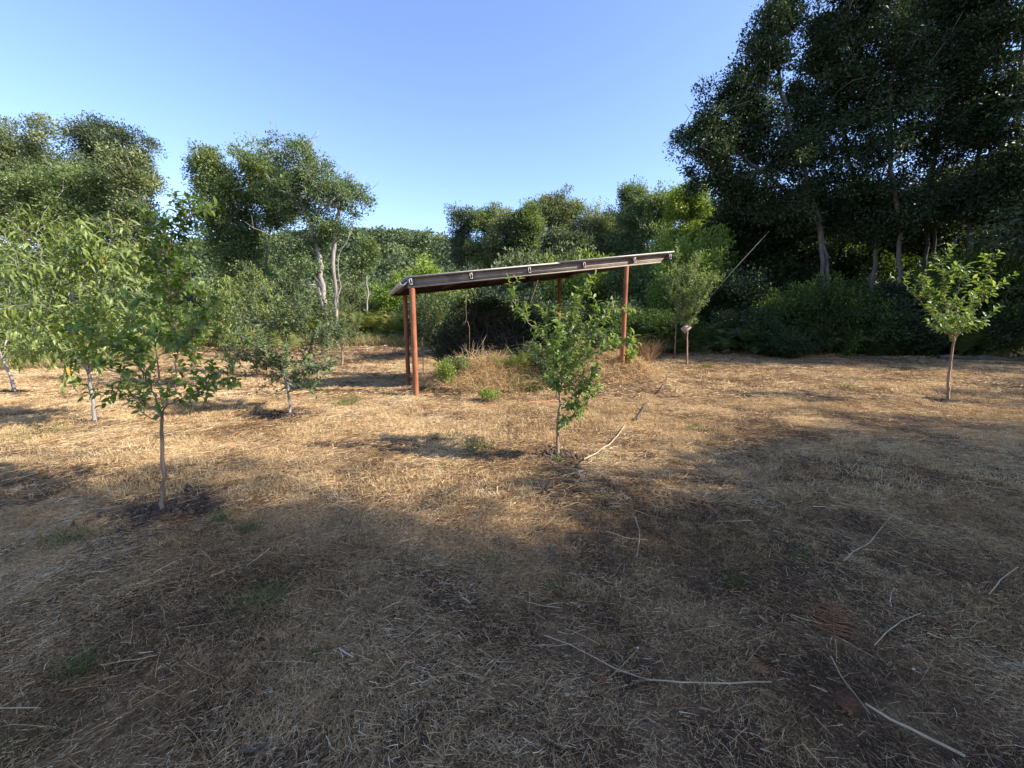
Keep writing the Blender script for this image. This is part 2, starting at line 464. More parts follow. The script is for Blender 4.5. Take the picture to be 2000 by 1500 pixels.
# template (x across in half widths, y along, fold weight)
_T = np.array([[0, 0], [0, .38], [0, .74], [0, 1.0], [-.92, .30], [-.80, .66], [.92, .30], [.80, .66], [0, .12]], float)
_TF = np.array([[0, 4, 1], [1, 4, 5], [1, 5, 2], [2, 5, 3], [0, 1, 6], [1, 7, 6], [1, 2, 7], [2, 3, 7]])
def leaf_full(P, D, N, L, W, bend, fold=0.35):
    Sd = nrm(np.cross(D, N)); N2 = np.cross(Sd, D)
    n = len(P)
    x = _T[:, 0][None, :] * (W * 0.5)[:, None]
    y = _T[:, 1][None, :]
    yy = (y - 0.25 * np.abs(bend)[:, None] * y ** 3) * L[:, None]
    z = np.abs(x) * fold - bend[:, None] * (y ** 2) * L[:, None] * 0.8
    Vv = P[:, None, :] + Sd[:, None, :] * x[:, :, None] + D[:, None, :] * yy[:, :, None] + N2[:, None, :] * z[:, :, None]
    Ft = (np.arange(n)[:, None, None] * 9 + _TF[None]).reshape(-1, 3)
    return Vv.reshape(-1, 3), Ft, 9

# ------------------------------------------------------------------ branching skeleton
class Skel:
    def __init__(s): s.P = []; s.par = []; s.fix = []
    def node(s, p, par, r=0): s.P.append(np.asarray(p, float)); s.par.append(par); s.fix.append(r); return len(s.P) - 1
    def poly(s, pts, start=None, r0=0, r1=0, step=None, jit=0.0):
        pts = [np.asarray(p, float) for p in pts]
        seq = []
        for a, b in zip(pts[:-1], pts[1:]):
            k = max(1, int(math.ceil(np.linalg.norm(b - a) / (step or 1e9))))
            seq += [a + (b - a) * t / k for t in range(1, k + 1)]
        cur = start if start is not None else s.node(pts[0], -1, r0)
        ids = [cur]
        for q, p in enumerate(seq):
            f = (q + 1) / len(seq)
            if jit and q < len(seq) - 1: p = p + rs.randn(3) * jit
            cur = s.node(p, cur, r0 + (r1 - r0) * f if r0 else 0); ids.append(cur)
        return ids
    def nearest(s, p):
        A = np.array(s.P); return int(np.argmin(((A - p) ** 2).sum(1)))
    def attach(s, pts, segs=3, jit=0.05, up=0.9):
        A = np.array(s.P)
        d = np.array([np.min(((A - p) ** 2).sum(1)) for p in pts])
        for i in np.argsort(d):
            p = pts[i]; A = np.array(s.P)
            v = p - A
            dist = np.linalg.norm(v, axis=1)
            cost = dist + up * np.maximum(0, -v[:, 2]) + 0.25 * np.maximum(0, 0.0)
            j = int(np.argmin(cost)); L = dist[j]
            cur = j; a = A[j]
            for k in range(1, segs + 1):
                t = k / segs
                q = a + (p - a) * t + np.array([0, 0, -0.12 * L * math.sin(math.pi * t)]) + (rs.randn(3) * jit * L if k < segs else 0)
                cur = s.node(q, cur)
    def radii(s, tip=0.006, ex=2.25, rmax=None):
        n = len(s.P); acc = np.zeros(n); 
        ch = [[] for _ in range(n)]
        for i, p in enumerate(s.par):
            if p >= 0: ch[p].append(i)
        r = np.zeros(n)
        for i in range(n - 1, -1, -1):
            a = acc[i] if ch[i] else tip ** ex
            r[i] = a ** (1 / ex)
            if s.par[i] >= 0: acc[s.par[i]] += a
        for i in range(n):
            if s.fix[i]: r[i] = s.fix[i]
        if rmax: r = np.minimum(r, rmax)
        return r, ch
    def mesh(s, acc, tip=0.006, rmax=None, sides=(7, 4), ex=2.25):
        r, ch = s.radii(tip, ex, rmax)
        roots = [(i, -1) for i, p in enumerate(s.par) if p < 0]
        stack = roots
        while stack:
            i, p = stack.pop()
            chain = [] if p < 0 else [p]
            cur = i
            while True:
                chain.append(cur)
                c = ch[cur]
                if not c: break
                m = max(c, key=lambda k: r[k])
                stack += [(k, cur) for k in c if k != m]
                cur = m
            if len(chain) < 2: continue
            pts = np.array([s.P[k] for k in chain]); rr = np.array([r[k] for k in chain])
            if p >= 0: rr[0] = rr[1]
            rr[-1] = rr[-1] * 0.5
            acc.add(tube(pts, rr, sides[0] if rr.max() > 0.035 else sides[1]))

def lobe_points(lobes, n, surf=0.5):
    """lobes: (centre, (rx, ry, rz), weight)"""
    w_ = np.array([l[2] for l in lobes], float); w_ /= w_.sum()
    out = []
    for (c, r, _), k in zip(lobes, rs.multinomial(n, w_)):
        u = nrm(rs.randn(k, 3)); rad = rs.rand(k, 1) ** surf
        out.append(np.asarray(c) + u * rad * np.asarray(r))
    return np.concatenate(out)

def sublobes(lobes, k=12, f=.44):
    out = []
    for c, r, w_ in lobes:
        c = np.asarray(c); r = np.asarray(r, float)
        u_ = nrm(rs.randn(k, 3) + np.array([0, 0, .15])) * (0.62 + .25 * rs.rand(k, 1))
        for q in u_:
            m_ = f * (.7 + .6 * rs.rand())
            out.append((c + q * r, r * m_ * np.array([1.0, 1.0, .95]), w_ * m_ * m_))
        out.append((c, r * .8, w_ * .95))
    return out

def clump_leaves(C, ctr, per, r, ls, wr=0.5, flat=0.75, tspread=0.22, tbase=0.5, droop=0.0, core=None):
    n = len(C); k = per
    ct = tbase + rs.randn(n) * tspread
    rr = r * (0.65 + 0.7 * rs.rand(n))
    off = np.clip(rs.randn(n, k, 3), -1.7, 1.7) * (rr[:, None, None] * 0.55) * np.array([1, 1, flat])
    P = (C[:, None, :] + off).reshape(-1, 3)
    out = nrm(P - np.repeat(C, k, 0)) * 0.7 + nrm(P - ctr) * 0.4 + rs.randn(n * k, 3) * 0.55
    out[:, 2] += -droop
    D = nrm(out)
    N = nrm(rs.randn(n * k, 3) * 0.6 + np.array([0, 0, 0.55]) + nrm(P - ctr) * 0.35 + nrm(P - np.repeat(C, k, 0)) * .45)
    L = ls * (0.65 + 0.7 * rs.rand(n * k)); W = L * wr * (0.8 + 0.4 * rs.rand(n * k))
    Vv, Ft, q = leaf_simple(P, D, N, L, W)
    t = np.clip(np.repeat(ct, k) + rs.randn(n * k) * 0.13, 0, 1)
    return Vv, Ft, np.repeat(t, q)

def bgtree(name, label, cat, base, trunks, lobes, nc, per, r, ls, mat, bark, group=None, tip=0.012, rmax=0.2,
           wr=0.5, droop=0.0, surf=0.5, flat=0.75, dead=0, jit=0.07, tbase=0.5, tspread=0.22, up=0.9, ex=2.25, barefrac=0.0, deadlen=1.2, sub=True):
    tbase += .10
    """a whole tree: trunks are world polylines, lobes world ellipsoids"""
    root = thing(name, base, label, cat, group)
    sk = Skel()
    for tr in trunks:
        sk.poly(tr, None, step=0.6, jit=0.04)
    C = lobe_points(sublobes(lobes) if sub else lobes, nc, surf)
    gz = g(C[:, 0], C[:, 1]); C[:, 2] = np.maximum(C[:, 2], gz + 0.15)
    sk.attach(C, 3, jit, up)
    if dead:
        A = np.array(sk.P); idx = rs.choice(len(A), dead)
        for i in idx:
            L = deadlen * (0.5 + rs.rand()); d = nrm(rs.randn(3) + np.array([0, 0, 0.9])); p = A[i]; cur = i
            for k in range(3):
                p = p + d * L / 3; d = nrm(d + rs.randn(3) * 0.35); cur = sk.node(p, cur)
                if k == 1:
                    d2 = nrm(d + rs.randn(3) * 0.8); sk.node(p + d2 * L * 0.35, cur)
    ta = Acc(); sk.mesh(ta, tip, rmax, ex=ex)
    ta.build('trunk', bark, root, smooth=True)
    ctr = C.mean(0)
    if barefrac: C = C[rs.rand(len(C)) > barefrac]
    Vv, Ft, t = clump_leaves(C, ctr, per, r, ls, wr, flat, tspread, tbase, droop)
    mesh_obj('crown', [(Vv, Ft)], mat, root, t)
    return root

def plobe(px, py, rx, ry, d, wt=None, rd=None):
    """an ellipsoid lobe of a crown, its size in metres worked out at distance d"""
    s = d / FPX / 1.02
    return (at(px, py, d), (rx * s, (rd if rd else (rx + ry) * 0.5 * s), ry * s), wt if wt else rx * ry * s * s)

def ptrunk(px, d, pts, r=None):
    b = at(px, 620, d); base = onground(b[0], d, -0.1)
    return [base] + [at(a[0], a[1], d + (a[2] if len(a) > 2 else 0)) for a in pts]

#==SECTION trees
# ------------------------------------------------------------------ big trees on the left
def big(name, label, px, d, trunks, lobes, nc, per, **k):
    tr = [ptrunk(t[0], d, t[1]) for t in trunks]
    lb = [plobe(*(l[:4] + (d + (l[4] if len(l) > 4 else 0),))) for l in lobes]
    base = tr[0][0] + np.array([0, 0, 0.1])
    per = int(per * 1.55); k.setdefault('r', 0.55); k.setdefault('ls', 0.145); k.setdefault('mat', M['olive']); k.setdefault('bark', M['bark_pale'])
    return bgtree(name, label, 'tree', base, tr, lb, nc, per, **k)

GL = 'tall trees beyond the orchard'
big('broadleaf_tree', 'big olive green tree filling the left edge behind the peach trees', 40, 29,
    [(30, [(25, 500), (40, 400), (70, 320)]), (60, [(100, 480), (120, 380)])],
    [(30, 330, 75, 75), (95, 320, 60, 70), (-40, 380, 70, 90), (20, 420, 90, 50), (-20, 300, 60, 50), (110, 390, 60, 50)], 520, 95, dead=14, group=GL)
big('broadleaf_tree', 'dark crowned tree rising highest of the trees on the left', 235, 33,
    [(240, [(238, 500), (225, 400), (215, 300)])],
    [(200, 285, 38, 45), (232, 290, 55, 55), (255, 340, 40, 55), (180, 330, 40, 50), (215, 350, 60, 40)], 330, 95, mat=M['dark'], bark=M['bark'], group=GL)
big('broadleaf_tree', 'grey green spreading tree below the dark crown on the left', 180, 27,
    [(190, [(192, 560), (188, 480), (176, 400), (168, 345)]), (150, [(130, 500), (110, 430)])],
    [(160, 400, 85, 50), (210, 430, 60, 50), (110, 440, 70, 45), (170, 350, 60, 35), (90, 380, 50, 40), (150, 500, 90, 45)], 430, 90, dead=20, mat=M['mid'], tspread=.12, group=GL)
big('broadleaf_tree', 'slim tree with a bare pale trunk right of the left group', 262, 26,
    [(262, [(261, 560), (266, 480), (262, 400), (255, 350), (250, 310)])],
    [(268, 390, 28, 60), (240, 450, 40, 40), (275, 460, 24, 40), (250, 340, 34, 45), (232, 520, 34, 30)], 200, 60, dead=34, r=0.5, ls=.15, group=GL)
# ------------------------------------------------------------------ the two trees in the middle
big('broadleaf_tree', 'dense dark tree leaning left, left half of the middle pair', 500, 26,
    [(505, [(495, 560), (480, 480), (455, 400), (440, 340)]), (520, [(520, 500), (530, 420), (535, 360)])],
    [(420, 335, 42, 42), (435, 395, 48, 55), (460, 455, 52, 50), (480, 520, 58, 50), (510, 330, 50, 38), (520, 400, 50, 50), (500, 560, 60, 40)], 520, 100, r=0.5, ls=.14, mat=M['mid'], bark=M['bark'], dead=12, tbase=.45)
big('broadleaf_tree', 'airy tree with bare pale limbs, right half of the middle pair', 640, 24.5,
    [(640, [(628, 540), (618, 480), (600, 420), (583, 380), (550, 345)]), (656, [(652, 530), (652, 460), (662, 410), (670, 370)]), (648, [(605, 500), (570, 490)]), (650, [(664, 560), (660, 500), (690, 445)])],
    [(575, 320, 48, 44), (620, 345, 38, 42), (655, 385, 45, 42), (690, 405, 26, 36), (600, 410, 48, 34), (560, 385, 40, 44), (640, 440, 44, 30), (570, 470, 48, 40), (590, 520, 42, 30), (560, 560, 50, 30)], 460, 56, r=0.40, ls=.13, dead=150, mat=M['greyleaf'], tspread=.14, rmax=.15, barefrac=.12)
big('broadleaf_tree', 'little feathery tree standing by itself right of the middle pair', 716, 27,
    [(716, [(716, 520), (715, 480)])], [(716, 468, 11, 16), (722, 500, 14, 24), (700, 530, 24, 20)], 60, 40, r=.35, ls=.13, mat=M['mid'])

# ------------------------------------------------------------------ trees of the wood edge in the centre
def wood(name, label, px, top, rx, d, mat, foot=640, per=80, nc=170, ls=.15, r=.52, tr=None, droop=0, lob=None, **k):
    mid = (top + foot) / 2.0
    lb = lob or [(px, top + rx * .75, rx * .6, rx * .75), (px - rx * .35, top + rx * 1.7, rx * .75, rx), (px + rx * .35, top + rx * 1.9, rx * .75, rx), (px, top + rx * 3, rx * .9, rx * 1.1)]
    return big(name, label, px, d, tr or [(px, [(px, mid), (px + 3, top + rx)])], lb, nc, per, mat=mat, ls=ls, r=r, droop=droop, group='trees along the wood edge', **k)
wood('broadleaf_tree', 'slim dark tree at the left end of the central wood, bare stems below', 903, 408, 24, 37, M['dark'], nc=120, per=70, tr=[(905, [(905, 520), (900, 430)]), (914, [(913, 520), (915, 440)])], lob=[(893, 440, 17, 32), (915, 435, 18, 30), (897, 490, 20, 30), (922, 490, 14, 20)])
wood('broadleaf_tree', 'pale green tree second along the central wood edge', 945, 402, 26, 36, M['mid'], nc=140, per=75, lob=[(938, 432, 20, 32), (958, 440, 22, 36), (930, 490, 22, 28), (962, 500, 26, 30)])
wood('broadleaf_tree', 'rounded tree third along the central wood edge, over the shed roof', 990, 402, 40, 34, M['olive'], nc=230)
wood('broadleaf_tree', 'narrow pointed tree between two round crowns of the central wood', 1033, 398, 22, 33, M['mid'], nc=130)
wood('broadleaf_tree', 'high rounded tree, the tallest crown of the central wood', 1090, 376, 44, 36, M['olive'], nc=280, lob=[(1092, 402, 30, 28), (1065, 425, 34, 32), (1120, 430, 34, 34), (1080, 480, 50, 44)])
wood('broadleaf_tree', 'dark shaded tree low behind the middle of the shed roof', 1125, 440, 44, 32, M['dark'], nc=240)
wood('broadleaf_tree', 'brownish green tree right of the tallest central crown', 1165, 398, 40, 35, M['olive'], nc=230, tbase=.6)
wood('broadleaf_tree', 'ragged dark topped tree in the right part of the central wood', 1200, 402, 30, 37, M['dark'], nc=180)
wood('conifer_like_tree', 'feathery light green tree with two pointed tops in the wood', 1240, 364, 36, 33, M['greyleaf'], nc=280, per=80, ls=.14, r=.45, lob=[(1225, 392, 13, 30), (1247, 385, 13, 28), (1235, 430, 34, 34), (1240, 490, 44, 44)])
wood('broadleaf_tree', 'mid green tree between the feathery tree and the slender one', 1290, 374, 36, 31, M['mid'], nc=230, lob=[(1285, 396, 24, 26), (1305, 410, 26, 30), (1290, 460, 40, 44), (1290, 520, 40, 40)])
wood('broadleaf_tree', 'slender bright tree with small leaves left of the dark forest', 1350, 366, 38, 27, M['bright'], nc=320, per=90, r=.45, ls=.14, tbase=.62, lob=[(1330, 400, 22, 36), (1362, 405, 24, 40), (1345, 470, 40, 44), (1350, 540, 44, 44)])
wood('broadleaf_tree', 'shadowy tree under the left edge of the dark forest', 1410, 400, 40, 27, M['dark'], nc=240)

# ------------------------------------------------------------------ the dark forest on the right
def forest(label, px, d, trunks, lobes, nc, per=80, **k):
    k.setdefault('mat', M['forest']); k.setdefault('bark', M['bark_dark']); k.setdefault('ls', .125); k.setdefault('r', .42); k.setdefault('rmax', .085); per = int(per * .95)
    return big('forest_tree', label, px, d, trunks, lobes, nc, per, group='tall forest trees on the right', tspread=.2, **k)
forest('leftmost dark forest tree, pale trunk leaning left over the clearing', 1622, 20,
    [(1625, [(1615, 500), (1598, 430), (1572, 340), (1545, 270), (1525, 180), (1515, 90)]), (1625, [(1600, 440), (1520, 360), (1430, 290)])],
    [(1365, 245, 34, 62), (1400, 320, 48, 48), (1440, 250, 50, 55), (1470, 190, 50, 50), (1500, 290, 60, 60), (1460, 370, 60, 40), (1510, 60, 40, 50), (1495, 120, 46, 36), (1540, 10, 30, 40), (1560, 400, 60, 50)], 640, 80, dead=40, bark=M['bark'])
forest('dark forest tree with a forked pale trunk, second from the clearing', 1705, 20.5,
    [(1702, [(1712, 470), (1690, 390), (1655, 310), (1640, 230), (1630, 120)]), (1704, [(1712, 470), (1722, 400), (1735, 330)])],
    [(1590, 190, 60, 70), (1640, 110, 60, 60), (1600, 290, 70, 60), (1660, 200, 60, 60), (1620, 380, 80, 45), (1660, 30, 60, 60), (1680, 440, 70, 45)], 580, 78, dead=30, bark=M['bark'])
forest('dark forest tree whose slim pale trunk stands right of the forked one', 1757, 19.5,
    [(1757, [(1757, 450), (1748, 380), (1735, 290), (1738, 210), (1745, 120), (1760, 20)])],
    [(1720, 120, 64, 70), (1760, 30, 70, 60), (1740, 230, 66, 60), (1700, 310, 60, 50), (1790, 160, 50, 70), (1700, -40, 70, 50), (1760, 390, 70, 60)], 430, 78, dead=30, bark=M['bark'])
forest('dark forest tree with twin dark stems beside the slim pale trunk', 1812, 21,
    [(1806, [(1812, 430), (1820, 330), (1835, 220), (1845, 100)]), (1822, [(1826, 420), (1850, 300), (1870, 200)])],
    [(1830, 100, 70, 80), (1850, 210, 60, 60), (1800, 20, 60, 50), (1810, 300, 70, 50), (1880, 40, 60, 60), (1840, 400, 60, 60)], 440, 78, dead=16, bark=M['bark_dark'])
forest('dark forest tree with a thick stem near the right edge', 1893, 19,
    [(1893, [(1896, 430), (1905, 330), (1925, 230), (1950, 120), (1960, 20)])],
    [(1900, 180, 60, 70), (1940, 90, 60, 60), (1930, 280, 60, 50), (1900, -20, 70, 60), (1960, 200, 46, 50), (1910, 390, 60, 60)], 380, 76, dead=16, bark=M['bark_dark'])
forest('dark forest tree half cut off by the right edge of the view', 1985, 18,
    [(1985, [(1985, 420), (1990, 300), (1988, 180), (2000, 60)])],
    [(1990, 60, 60, 60), (2030, 160, 60, 70), (1980, 330, 60, 50), (2040, 300, 60, 60), (2000, -60, 80, 60), (1985, 420, 60, 50)], 360, 76, bark=M['bark_dark'])
forest('low dark tree filling the gap under the leftmost forest crown', 1480, 24,
    [(1480, [(1482, 540), (1470, 460)]), (1500, [(1520, 520), (1540, 450)])],
    [(1450, 430, 60, 46), (1530, 440, 60, 50), (1480, 500, 80, 50), (1560, 510, 60, 50)], 380, 90, r=.6, ls=.17)
forest('low dark tree behind the trunks in the middle of the forest', 1640, 25,
    [(1640, [(1640, 520), (1650, 440)])],
    [(1620, 430, 70, 50), (1700, 420, 70, 50), (1740, 480, 60, 40)], 300, 90, r=.6, ls=.17)
forest('sunlit yellowish tree glimpsed deep behind the forest trunks', 1680, 31,
    [(1680, [(1680, 520), (1690, 440)])],
    [(1600, 490, 60, 40), (1680, 480, 60, 44), (1760, 480, 60, 44), (1850, 440, 60, 50)], 300, 80, r=.6, ls=.17, mat=M['bright'], bark=M['bark_dark'])
forest('low dark tree behind the forest stems right of the middle', 1850, 24,
    [(1850, [(1850, 500), (1845, 420)])],
    [(1800, 400, 66, 50), (1880, 390, 66, 56), (1950, 400, 60, 60), (1840, 460, 70, 40)], 340, 90, r=.6, ls=.17)

forest('dark far tree filling the low gap at the right edge', 1960, 31,
    [(1960, [(1960, 500), (1965, 400)])], [(1900, 420, 60, 60), (1980, 380, 70, 80), (1950, 500, 90, 60), (2060, 420, 70, 90)], 360, 90, r=.7, ls=.2, mat=M['mid'], bark=M['bark_dark'])
forest('dark far tree behind the forest, between the apple tree and the slim trunks', 1800, 32,
    [(1800, [(1800, 500), (1805, 420)])], [(1740, 440, 60, 50), (1820, 420, 70, 60), (1790, 520, 90, 50), (1880, 500, 70, 50)], 340, 90, r=.7, ls=.2, mat=M['dark'], bark=M['bark_dark'])
forest('dark far tree seen low behind the forked forest trunk', 1600, 32,
    [(1600, [(1600, 500), (1605, 420)])], [(1540, 470, 70, 60), (1640, 480, 70, 60), (1600, 540, 100, 40)], 300, 90, r=.7, ls=.2, mat=M['dark'], bark=M['bark_dark'])
# leaning dead pole in front of the forest
def pole(name, label, cat, pts, r, mat, sides=6):
    a = Acc(); a.add(tube(pts, r, sides)); o = a.build(name, mat, None, True, origin=tuple(pts[0]))
    return tag(o, label, cat)
pp = [at(1392, 575, 18.2), at(1430, 530, 18.4), at(1465, 492, 18.6), at(1502, 452, 19)]
pp = [pp[0] + (pp[0] - pp[1]) * .6] + pp
pole('dead_pole', 'bare grey dead pole leaning diagonally before the dark forest', 'dead trunk', pp, [.016, .016, .015, .013, .01], M['bark'])

#==SECTION shrubs
# ------------------------------------------------------------------ shrubs: a few bush shapes, each copy its own thing
def bush(name, label, loc, h, wd, mat, nc, per, ls, r=.3, stems=6, bark=None, droop=0, group=None, wr=.5, tbase=.5, lob=None):
    loc = np.asarray(loc, float)
    tr = [[loc + [0, 0, -.05], loc + np.array([rs.randn() * wd * .2, rs.randn() * wd * .2, h * .35])] for _ in range(stems)]
    lobes = lob or [(loc + np.array([rs.randn() * wd * .25, rs.randn() * wd * .25, h * (.35 + .3 * rs.rand())]), (wd * .34, wd * .34, h * .32), 1) for _ in range(6)]
    lobes.append((loc + np.array([0, 0, h * .25]), (wd * .5, wd * .45, h * .25), 1.2))
    return bgtree(name, label, 'shrub', loc, tr, lobes, nc, per, r, ls, mat, bark or M['bark'], group, tip=.006, rmax=.05, droop=droop, surf=.6, wr=wr, tbase=tbase)
U = (500, 500, -50)
protoA = bush('shrub', 'x', (0, 0, 0), 2.6, 3.0, M['mid'], 150, 80, .11, .32)
protoB = bush('shrub', 'x', (0, 0, 0), 2.4, 2.6, M['bright'], 130, 80, .11, .30)
protoF = bush('shrub', 'x', (0, 0, 0), 2.6, 3.0, M['shade'], 170, 80, .10, .32)
protoG = bush('shrub', 'x', (0, 0, 0), 2.6, 3.0, M['forest'], 170, 80, .11, .34)  # darkest shrub variant, undergrowth shade carried by its leaf colour
protoD = bush('shrub', 'x', (0, 0, 0), 4.0, 2.6, M['bright'], 200, 80, .12, .34)
protoE = bush('shrub', 'x', (0, 0, 0), 3.4, 3.4, M['olive'], 200, 90, .13, .38)
used = set()
def put(proto, label, px, d, top, wpx, group=None, h0=None):
    """shrub at distance d whose top shows at pixel row top and that is about wpx wide"""
    b = at(px, 620, d); z = float(g(b[0], d)); ztop = at(px, top, d)[2]
    H = {id(protoA): 2.6, id(protoB): 2.4, id(protoD): 4.0, id(protoF): 2.6, id(protoG): 2.6, id(protoE): 3.4}[id(proto)] * 0.98
    W0 = {id(protoA): 3.4, id(protoB): 3.0, id(protoD): 3.0, id(protoF): 3.4, id(protoG): 3.4, id(protoE): 3.9}[id(proto)]
    sz = max(.2, (ztop - z) / H); sx = wpx / FPX * d / W0
    loc = (b[0], d, z); sc = (sx, (sx + sz) / 2 if sx < sz else sx, sz); rz = rs.rand() * 6.28
    if id(proto) not in used:
        used.add(id(proto)); proto.location = loc; proto.scale = sc; proto.rotation_euler = (0, 0, rz); proto['label'] = label
        if group: proto['group'] = group
        return proto
    return dup(proto, loc, rz, sc, label, group)
GH = 'shrubs along the far edge of the orchard'
put(protoA, 'dull green shrub at the far left behind the leaning peach trunk', 20, 20, 560, 130, GH)
put(protoB, 'yellow green shrub seen under the left peach crown', 110, 19, 585, 120, GH)
put(protoA, 'green shrub between the two left peach trunks and the plum', 215, 22, 575, 120, GH)
put(protoB, 'light green shrub just left of the airy middle tree foot', 310, 24, 578, 110, GH)
put(protoE, 'round dark green shrub under the dark middle tree', 400, 30, 540, 130, GH)
put(protoA, 'green shrub below the leaning dark tree', 470, 25, 575, 120, GH)
put(protoE, 'green shrub behind the small leaved plum crown', 560, 27, 560, 120, GH)
put(protoA, 'shrub at the foot of the bare pale limbs', 640, 26, 575, 90, GH)
put(protoE, 'olive shrub right of the airy tree, before the wooded hill', 700, 33, 545, 110, GH)
put(protoA, 'green shrub before the hill, left of the shed roof end', 745, 32, 560, 90, GH)
put(protoD, 'light leafy shrub right behind the low end of the shed roof', 830, 26, 492, 110, GH)
put(protoD, 'light leafy shrub left of the one behind the low roof end', 790, 29, 515, 90, GH)
put(protoG, 'dark shrub behind the shed, left of the hanging vine', 880, 19, 560, 120, GH)
put(protoE, 'olive shrub behind the low part of the shed roof', 895, 31, 520, 120, GH)
GM = 'shrubs behind the shed'
put(protoG, 'dark shrub behind the middle of the shed', 985, 20, 548, 170, GM)
put(protoG, 'dark shrub behind the shed, between the heap and the rear post', 1070, 18, 570, 130, GM)
put(protoE, 'olive shrub showing just over the roof, left of the notch', 1040, 30, 468, 110, GM)
put(protoB, 'bright yellow green shrub peeping over the middle of the roof', 1165, 27, 472, 110, GM)
put(protoG, 'shaded green shrub under the roof left of the right post', 1160, 20, 575, 120, GM)
put(protoF, 'dark green shrub low behind the right post', 1215, 19, 590, 130, GM)
put(protoA, 'green shrub above the roof near its high end', 1250, 25, 478, 110, GM)
put(protoD, 'tall bright shrub at the high end of the roof', 1310, 21, 440, 100, GM)
put(protoD, 'tall leafy shrub right of the high roof end, small bright leaves', 1375, 21.5, 425, 95, GM)
put(protoF, 'dark low shrub behind the tagged young tree', 1300, 18, 600, 130, GM)
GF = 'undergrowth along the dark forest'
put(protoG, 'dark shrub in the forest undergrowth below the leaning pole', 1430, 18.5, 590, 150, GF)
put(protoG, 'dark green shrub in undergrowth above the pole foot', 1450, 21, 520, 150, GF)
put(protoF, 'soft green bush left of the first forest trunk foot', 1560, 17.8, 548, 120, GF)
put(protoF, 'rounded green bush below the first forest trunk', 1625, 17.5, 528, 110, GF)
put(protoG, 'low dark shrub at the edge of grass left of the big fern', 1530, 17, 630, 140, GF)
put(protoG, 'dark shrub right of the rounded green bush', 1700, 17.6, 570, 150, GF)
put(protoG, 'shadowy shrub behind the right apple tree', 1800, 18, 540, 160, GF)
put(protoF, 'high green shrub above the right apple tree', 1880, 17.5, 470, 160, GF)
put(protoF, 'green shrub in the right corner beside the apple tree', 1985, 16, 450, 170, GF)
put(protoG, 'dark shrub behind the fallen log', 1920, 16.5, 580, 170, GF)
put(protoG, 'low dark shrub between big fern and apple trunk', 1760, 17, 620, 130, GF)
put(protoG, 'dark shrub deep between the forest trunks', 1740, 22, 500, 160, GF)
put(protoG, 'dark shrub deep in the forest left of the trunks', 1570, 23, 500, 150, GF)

GB = 'shrubs on the bank behind the forest trunks'
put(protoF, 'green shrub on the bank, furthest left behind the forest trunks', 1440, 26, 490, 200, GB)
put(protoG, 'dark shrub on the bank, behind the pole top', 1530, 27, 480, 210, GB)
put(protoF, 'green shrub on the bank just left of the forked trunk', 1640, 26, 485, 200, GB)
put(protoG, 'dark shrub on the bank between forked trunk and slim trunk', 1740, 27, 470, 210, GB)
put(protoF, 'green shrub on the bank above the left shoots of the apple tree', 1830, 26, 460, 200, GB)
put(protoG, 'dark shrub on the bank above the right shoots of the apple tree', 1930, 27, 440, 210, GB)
# ------------------------------------------------------------------ off to the right of the view: the trees whose shade falls on the clearing
def shader(label, x, y, h, wd, nc=300, per=80, mat=None, r=.6, lo=0.3):
    b = onground(x, y)
    lb = [(b + np.array([math.cos(k * 2.2) * wd * .12, math.sin(k * 2.2) * wd * .12, h * (lo + (0.92 - lo) * k / 6)]), (wd * .36, wd * .36, h * .12), 1) for k in range(7)]
    tr = [[b + [0, 0, -.1], b + np.array([.2, 0, h * .3]), b + np.array([0, .3, h * .7]), b + np.array([.2, .1, h * .93])]]
    bgtree('forest_tree', label, 'tree', b, tr, lb, nc, per, r, .17, mat or M['dark'], M['bark'], 'trees beside the clearing, right of the view', rmax=.16)
SH = [
 ('tall tree right of the view nearest the camera, shading the near grass', 8.5, -2.8, 9.0, 6.0),
 ('short tree right of the view at the near end of the wood edge', 10.6, -0.6, 7.6, 5.0),
 ('tall tree right of the view a few steps behind the nearest one', 13.5, -2.5, 14.6, 6.0),
 ('middling tree right of the view before the tall ones', 13.2, -1.2, 10.4, 6.0),
 ('middling tree right of the view, fourth along the wood edge', 16.5, 0.6, 10.5, 5.5),
 ('tallest tree right of the view, set back behind the others', 17.3, -3.7, 17.8, 6.5),
 ('second tall tree right of the view, highest of all there', 18.8, -3.6, 19.0, 7.0),
 ('tree right of the view at the bend of the wood edge', 20.5, 1.3, 11.5, 6.0),
 ('broad tree right of the view behind the bend of the wood', 24.0, -0.9, 15.0, 7.0),
 ('tree right of the view past the bend of the wood edge', 25.0, 3.7, 12.0, 6.0),
 ('tree right of the view furthest past the bend of the wood edge', 28.5, 4.6, 13.0, 7.0),
 ('tree right of the view close beyond the right edge, medium height', 19.6, 14.2, 12.0, 5.5),
 ('tree right of the view just beyond the right edge, high crown', 23.5, 12.8, 13.5, 6.5),
 ('tree right of the view well behind the edge trees', 28.5, 16.5, 16.0, 8.0),
]
for a in SH: shader(*a)

